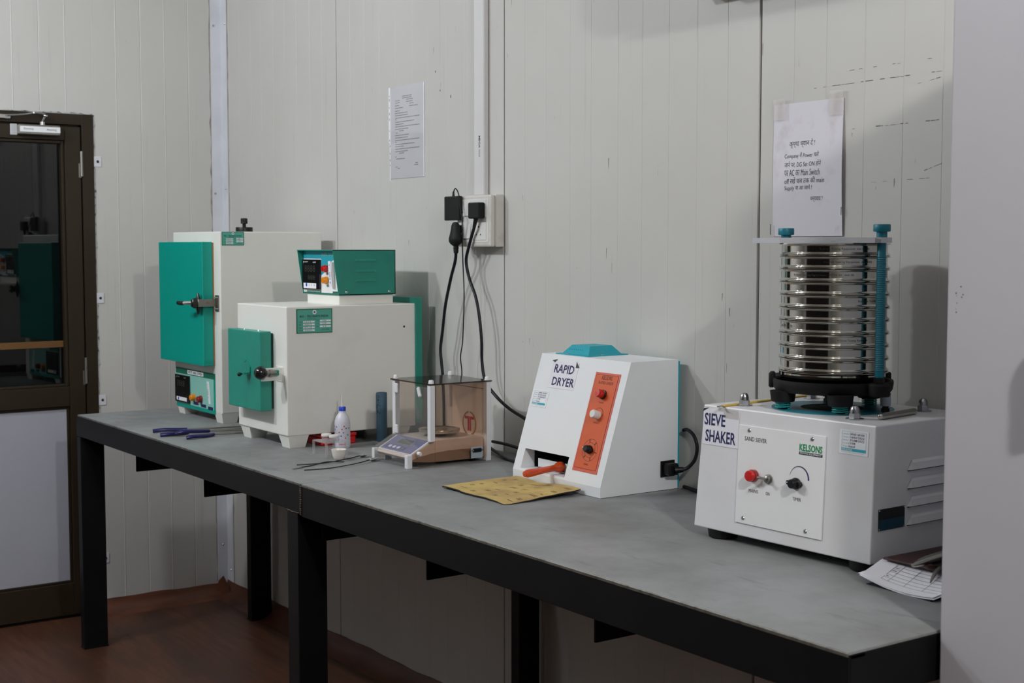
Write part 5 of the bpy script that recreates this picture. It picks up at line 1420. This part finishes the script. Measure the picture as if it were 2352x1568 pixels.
sp_ = MB(front(0, CY, 0)); rnd = random.Random(2)
for x, z in ((4.0100, 1.386), (4.0015, 1.376), (4.0025, 1.372), (4.0015, 1.352), (4.0025, 1.347), (4.014, 1.374), (4.012, 1.370), (4.0035, 1.361)):
    r_ = rnd.uniform(0.0006, 0.0014)
    sp_.prism([(x + r_ * math.cos(a), z + r_ * math.sin(a)) for a in (0, 1.2, 2.4, 3.6, 4.9)], 0.0001, 0.0003)
sp_.build('paint_chips', M['ink'], dd)

# ------------------------------------------------------------------ split air conditioner just above the view
ac = thing('air_conditioner', 'white wall-mounted air conditioner above the shaker', 'air conditioner', (3.24, -0.1, 2.045))
prof = [(0.0, 2.065), (-0.10, 2.045), (-0.17, 2.07), (-0.205, 2.125), (-0.21, 2.265), (-0.195, 2.325), (0.0, 2.335)]
mb = MB(); n = len(prof)
mb.add([(2.84, y, z) for y, z in prof] + [(3.66, y, z) for y, z in prof], [tuple(range(n)), tuple(range(2 * n - 1, n - 1, -1))] + [(i, n + i, n + (i + 1) % n, (i + 1) % n) for i in range(n)])
mb.build('casing', M['ac_white'], ac)
MB().box(2.90, 3.60, -0.168, -0.105, 2.053, 2.057, m=None).build('louvre', M['white_plastic'], ac)

# ------------------------------------------------------------------ notices on the wall
n1 = thing('typed_notice', 'typed sheet in a punched plastic sleeve taped high on the wall', 'notice', (1.4645, 0, 1.6667))
f1 = front(1.3595, -0.0008, 1.6667)
MB(f1).box(0, 0.21, 0, 0.297, 0.0002, 0.0008).build('sheet', M['paper'], n1)
sl_ = MB(f1).box(-0.0125, -0.001, 0.118, 0.297, 0.0, 0.0006).box(-0.006, -0.001, -0.006, 0.118, 0.0, 0.0006).build('sleeve_edge', M['label'], n1)
hl = MB(f1)
for z, hh_ in ((.267, .004), (.253, .008), (.23, .004), (.208, .008), (.19, .008), (.155, .004), (.122, .007), (.104, .006), (.08, .005), (.057, .008), (.043, .004)):
    xh = -0.0085 if z > 0.12 else -0.0045
    hl.box(xh, xh + 0.0024, z, z + hh_, 0.0006, 0.0008)
hl.build('sleeve_holes', M['grey_print'], sl_)
MB(f1).box(0.0, 0.205, -0.0005, 0.297, 0.0010, 0.0012).build('sleeve_film', M['clear'], n1)
tx = MB(f1); rnd = random.Random(8)
rows = [(.262, .075, .135), (.256, .075, .135), (.250, .03, .06), (.250, .10, .14), (.243, .03, .06), (.243, .10, .14), (.234, .03, .055), (.236, .12, .145), (.226, .03, .08), (.228, .12, .17), (.217, .03, .06), (.2095, .03, .11), (.202, .03, .11), (.194, .03, .185), (.189, .03, .04), (.181, .03, .15), (.1735, .03, .085), (.166, .03, .185), (.158, .03, .115), (.152, .055, .085),
        (.146, .035, .045), (.138, .03, .115), (.130, .03, .11), (.122, .03, .18), (.117, .03, .04), (.109, .03, .15), (.102, .03, .085), (.094, .03, .18), (.086, .03, .11), (.080, .055, .085), (.069, .03, .036), (.062, .035, .09), (.045, .155, .17), (.039, .15, .175), (.036, .03, .045), (.031, .045, .06)]
word_lines(tx, 0, 0, rows, 0.0022, rnd, 0.0010)
tx.build('typed_lines', M['grey_print'], n1)

n2 = thing('handwritten_notice', 'handwritten Hindi notice taped to the wall behind the sieves', 'notice', (3.1876, 0, 1.469))
def notice_pt(u, v):
    b = 0.004 * math.sin(PI * min(1, v * 1.05)) * (0.3 + 0.7 * u) + 0.002 * u * (1 - v)
    return (3.0826 + 0.208 * u - 0.004 * v * u, -0.0022 - b, 1.469 + 0.297 * v)
MB().sheet(notice_pt, 12, 14, (0, -0.0006, 0)).build('sheet', M['paper_dirty'], n2)
wn = lambda x, y, l: tuple(Vector(notice_pt(x / 0.21, y / 0.297)) + Vector((0, -l - 0.0003, 0)))
for s_, x, y, hh_, w_ in (('कृप्या ध्यान दे !', .052, .197, .018, .078), ('Company में Power चले', .037, .172, .015, .105), ('जाने पर, DG Set ON होने', .037, .153, .015, .112), ('पर AC का Main Switch', .037, .135, .014, .108), ('off रखे जब तक की main', .037, .118, .014, .122), ('Supply ना आ जाये !', .037, .101, .014, .085), ('धन्यवाद !', .118, .075, .013, .036)):
    text('handwriting', s_, None, M['pen'], n2, x, y, hh_, w_, lift=0.0003, wrap=wn, shear=0.12, bold=-0.006)
for x, y, w_, h2 in ((.004, .262, .036, .046), (.170, .262, .038, .052)):
    MB(front(3.0826, -0.0095, 1.469)).box(x, x + w_, y, y + h2, 0, 0.0003).build('tape', M['tape'], n2)
MB(front(3.0826, -0.0092, 1.469)).box(-.001, .0006, .004, .028, 0, .0003).box(.2075, .209, .045, .062, 0, .0003).build('edge_marks', M['ink'], n2)

# scuffs and pencil marks on the wall right of the notice
sc_ = MB(front(0, -0.0004, 0)); rnd = random.Random(31)
def scuff(x0, z0, x1, z1, n, w_=0.0016, dens=0.6):
    for i in range(n):
        if rnd.random() > dens: continue
        a = i / n; b = a + rnd.uniform(0.5, 1.1) / n
        p, q = (x0 + (x1 - x0) * a, z0 + (z1 - z0) * a), (x0 + (x1 - x0) * b, z0 + (z1 - z0) * b)
        ww = w_ * rnd.uniform(0.4, 1.2)
        sc_.add([(p[0], p[1], 0), (q[0], q[1], 0), (q[0], q[1] + ww, 0), (p[0], p[1] + ww, 0)], [(0, 1, 2, 3)])
scuff(3.20, 1.793, 3.54, 1.797, 26); scuff(3.30, 1.822, 3.53, 1.825, 18, 0.001, 0.4); scuff(3.31, 1.697, 3.54, 1.700, 18, 0.0018, 0.5); scuff(3.30, 1.58, 3.52, 1.585, 14, 0.001, 0.35); scuff(3.50, 1.60, 3.55, 1.615, 4, 0.0014, 0.8)
scuff(3.42, 1.77, 3.54, 1.785, 8, 0.0016, 0.4)
for x, z, L in ((1.633, 1.985, .007), (1.66, 1.925, .006), (1.72, 1.90, .009)):
    sc_.box(x, x + .004, z, z + L, 0, .0003)
for k in range(60):
    x, z = rnd.uniform(1.0, 3.5), rnd.uniform(1.0, 2.2)
    L = rnd.uniform(0.004, 0.03)
    sc_.add([(x, z, 0), (x + .0006, z, 0), (x + .0006 + rnd.uniform(-.002, .002), z + L, 0), (x, z + L, 0)], [(0, 1, 2, 3)])
sc_.build('scuff_marks', mat('scuff_grey', S(128, 122, 116), 0.8), wb)

# ------------------------------------------------------------------ switch board, conduit, plugs and leads
cd = thing('wall_conduit', 'white plastic cable trunking running up the wall from the switch box', 'conduit', (1.904, -0.01, 1.597))
MB().box(1.878, 1.931, -0.020, -0.0008, 1.596, CEIL - 0.001, 0.003).build('trunking', mat('trunking_plastic', S(218, 217, 218), 0.4), cd)
cfx = frame((1.909, -0.0201, 1.80), (0, 0, -1), (1, 0, 0))
text('lettering', 'MEGA', cfx, M['ink'], cd, 0.028, -0.004, 0.008, 0.036, bold=0.02)
text('lettering', 'GOLD', cfx, M['ink'], cd, 0.068, -0.003, 0.006, 0.022, bold=0.0)
sb = thing('switch_board', 'white surface switch box with sockets on the wall', 'switch board', (1.92, -0.02, 1.444))
MB().box(1.830, 2.011, -0.0325, -0.0008, 1.444, 1.5965, 0.003).build('back_box', M['socket_white'], sb)
plt = MB().box(1.830, 2.011, -0.050, -0.033, 1.4445, 1.596, 0.006, 2).build('front_plate', M['socket_white'], sb)
ff = front(0, -0.050, 0)
MB(ff).box(1.8395, 2.0, 1.458, 1.584, -0.0002, 0.0012, 0.0006).build('module_frame', M['white_plastic'], plt)
for z0, z1 in ((1.536, 1.580), (1.469, 1.511)):
    for x0, x1 in ((1.8735, 1.8915), (1.8925, 1.9105)):
        mb = MB(ff); mb.add([(x0, z0, .0012), (x1, z0, .0012), (x1, z1, .0012), (x0, z1, .0012), (x0, z0, .006), (x1, z0, .006), (x1, z1, .0022), (x0, z1, .0022)], [(0, 3, 2, 1), (4, 5, 6, 7), (0, 1, 5, 4), (1, 2, 6, 5), (2, 3, 7, 6), (3, 0, 4, 7)])
        mb.build('switch', M['white_plastic'], plt)
for xa, xb, z0, z1 in ((1.842, 1.871, 1.464, 1.516), (1.842, 1.871, 1.531, 1.583), (1.914, 1.990, 1.464, 1.516), (1.914, 1.990, 1.531, 1.583)):
    so_ = MB(ff).box(xa, xb, z0, z1, 0.0012, 0.0028, 0.0008).build('socket_face', M['white_plastic'], plt)
    cx_, cz_ = (xa + xb) / 2, (z0 + z1) / 2
    for dx_, dz_, r_ in ((0, 0.013, 0.0030), (-0.0105, -0.010, 0.0026), (0.0105, -0.010, 0.0026)):
        MB(ff).lathe([(r_, 0.0003), (0, 0.0003)], (cx_ + dx_, cz_ + dz_, 0.0028), 14).build('socket_hole', M['void'], plt)
MB(ff).box(1.838, 1.846, 1.588, 1.595, 0.0002, 0.0012).build('red_tag', M['red_plastic'], plt)

ad = thing('power_adapter', 'square black power adapter in the upper left socket', 'adapter', (1.83, -0.06, 1.523))
MB().box(1.789, 1.868, -0.0685, -0.0532, 1.523, 1.5955, 0.003, 2).build('adapter_case', M['black'], ad)
MB().tube([(1.830, -0.061, 1.5955), (1.832, -0.061, 1.609), (1.838, -0.061, 1.617), (1.850, -0.062, 1.614), (1.864, -0.064, 1.597), (1.876, -0.067, 1.56), (1.889, -0.069, 1.527), (1.886, -0.067, 1.49), (1.881, -0.063, 1.45), (1.879, -0.060, 1.401), (1.885, -0.060, 1.298), (1.877, -0.060, 1.168), (1.865, -0.060, 1.115), (1.872, -0.060, 1.059), (1.868, -0.068, 0.95), (1.865, -0.072, 0.856)], 0.0019, 8).build('thin_lead', M['cable'], ad)
MB().lathe([(0.0042, 0.0), (0.0026, 0.014), (0, 0.0145)], (1.830, -0.061, 1.5955), 12).build('strain_relief', M['black'], ad)

pa = thing('round_plug_lead', 'thick black lead with a bulbous plug in the lower left socket', 'power cord', (1.84, -0.07, 1.45))
pb = MB().lathe([(0.0, 0.032), (0.010, 0.030), (0.0155, 0.022), (0.0175, 0.010), (0.0215, -0.006), (0.0255, -0.018), (0.025, -0.026), (0.020, -0.033), (0.011, -0.039), (0.0, -0.040)], (0, 0, 0), 28)
q = MB(Matrix.Translation((1.858, -0.072, 1.4865)) @ Matrix.Diagonal((1, 0.72, 1, 1))); q.v = [q.xf @ p for p in pb.v]; q.f = pb.f; q.sm = pb.sm
q.build('plug', M['black_rubber'], pa)
MB().cyl((1.858, -0.0575, 1.497), (1.858, -0.0532, 1.497), 0.012, n=16).build('plug_face', M['black'], pa)
MB().lathe([(0.0082, 0.0), (0.0076, -0.006), (0.0086, -0.008), (0.0072, -0.014), (0.0080, -0.016), (0.0066, -0.024), (0.0, -0.0245)], (1.857, -0.070, 1.4495), 14).build('strain_relief', M['black_rubber'], pa)
MB().tube([(1.857, -0.070, 1.428), (1.846, -0.066, 1.401), (1.812, -0.060, 1.348), (1.774, -0.055, 1.267), (1.752, -0.052, 1.186), (1.737, -0.050, 1.132), (1.742, -0.050, 1.092), (1.749, -0.050, 1.050), (1.758, -0.052, 0.97), (1.775, -0.06, 0.885), (1.82, -0.07, 0.8515), (1.89, -0.062, 0.8515), (1.93, -0.042, 0.853)], 0.0048, 10).build('lead', M['cable'], pa)

pc = thing('square_plug_lead', 'black lead with a square plug hanging from the right hand socket', 'power cord', (1.96, -0.06, 1.52))
MB().box(1.932, 1.987, -0.078, -0.0532, 1.5265, 1.5735, 0.004, 2).build('plug', M['black_rubber'], pc)
sr_ = MB()
for k in range(6):
    sr_.lathe([(0.0, 0), (0.0072 - 0.0004 * k, 0.0), (0.0072 - 0.0004 * k, -0.0028), (0.0052, -0.0032), (0.0052, -0.0042), (0, -0.0042)], (1.957 - 0.0016 * k, -0.066, 1.5265 - 0.0042 * k), 12)
sr_.build('strain_relief', M['black_rubber'], pc)
MB().tube([(1.950, -0.066, 1.503), (1.936, -0.063, 1.485), (1.906, -0.058, 1.440), (1.886, -0.053, 1.401), (1.899, -0.050, 1.350), (1.931, -0.050, 1.299), (1.949, -0.050, 1.248), (1.963, -0.050, 1.172), (1.965, -0.050, 1.108), (1.983, -0.050, 1.051), (2.039, -0.050, 1.011), (2.104, -0.050, 0.982), (2.183, -0.050, 0.960), (2.27, -0.046, 0.93), (2.35, -0.040, 0.900), (2.415, -0.034, 0.885)], 0.0048, 10).build('lead', M['cable'], pc)
cl3 = thing('bench_lead', 'black leads coiled on the bench between balance and dryer', 'power cord', (2.25, -0.06, ZT))
MB().tube([(1.99, -0.03, 0.872), (2.06, -0.034, 0.873), (2.15, -0.044, 0.871), (2.25, -0.058, 0.864), (2.34, -0.066, 0.855), (2.415, -0.07, 0.8518)], 0.0045, 10).build('lead', M['cable'], cl3)
MB().tube([(2.0, -0.055, 0.862), (2.10, -0.085, 0.855), (2.18, -0.112, 0.8518), (2.27, -0.122, 0.8518), (2.36, -0.115, 0.8518), (2.415, -0.10, 0.8518)], 0.0045, 10).build('lead', M['cable'], cl3)

flush_texts()
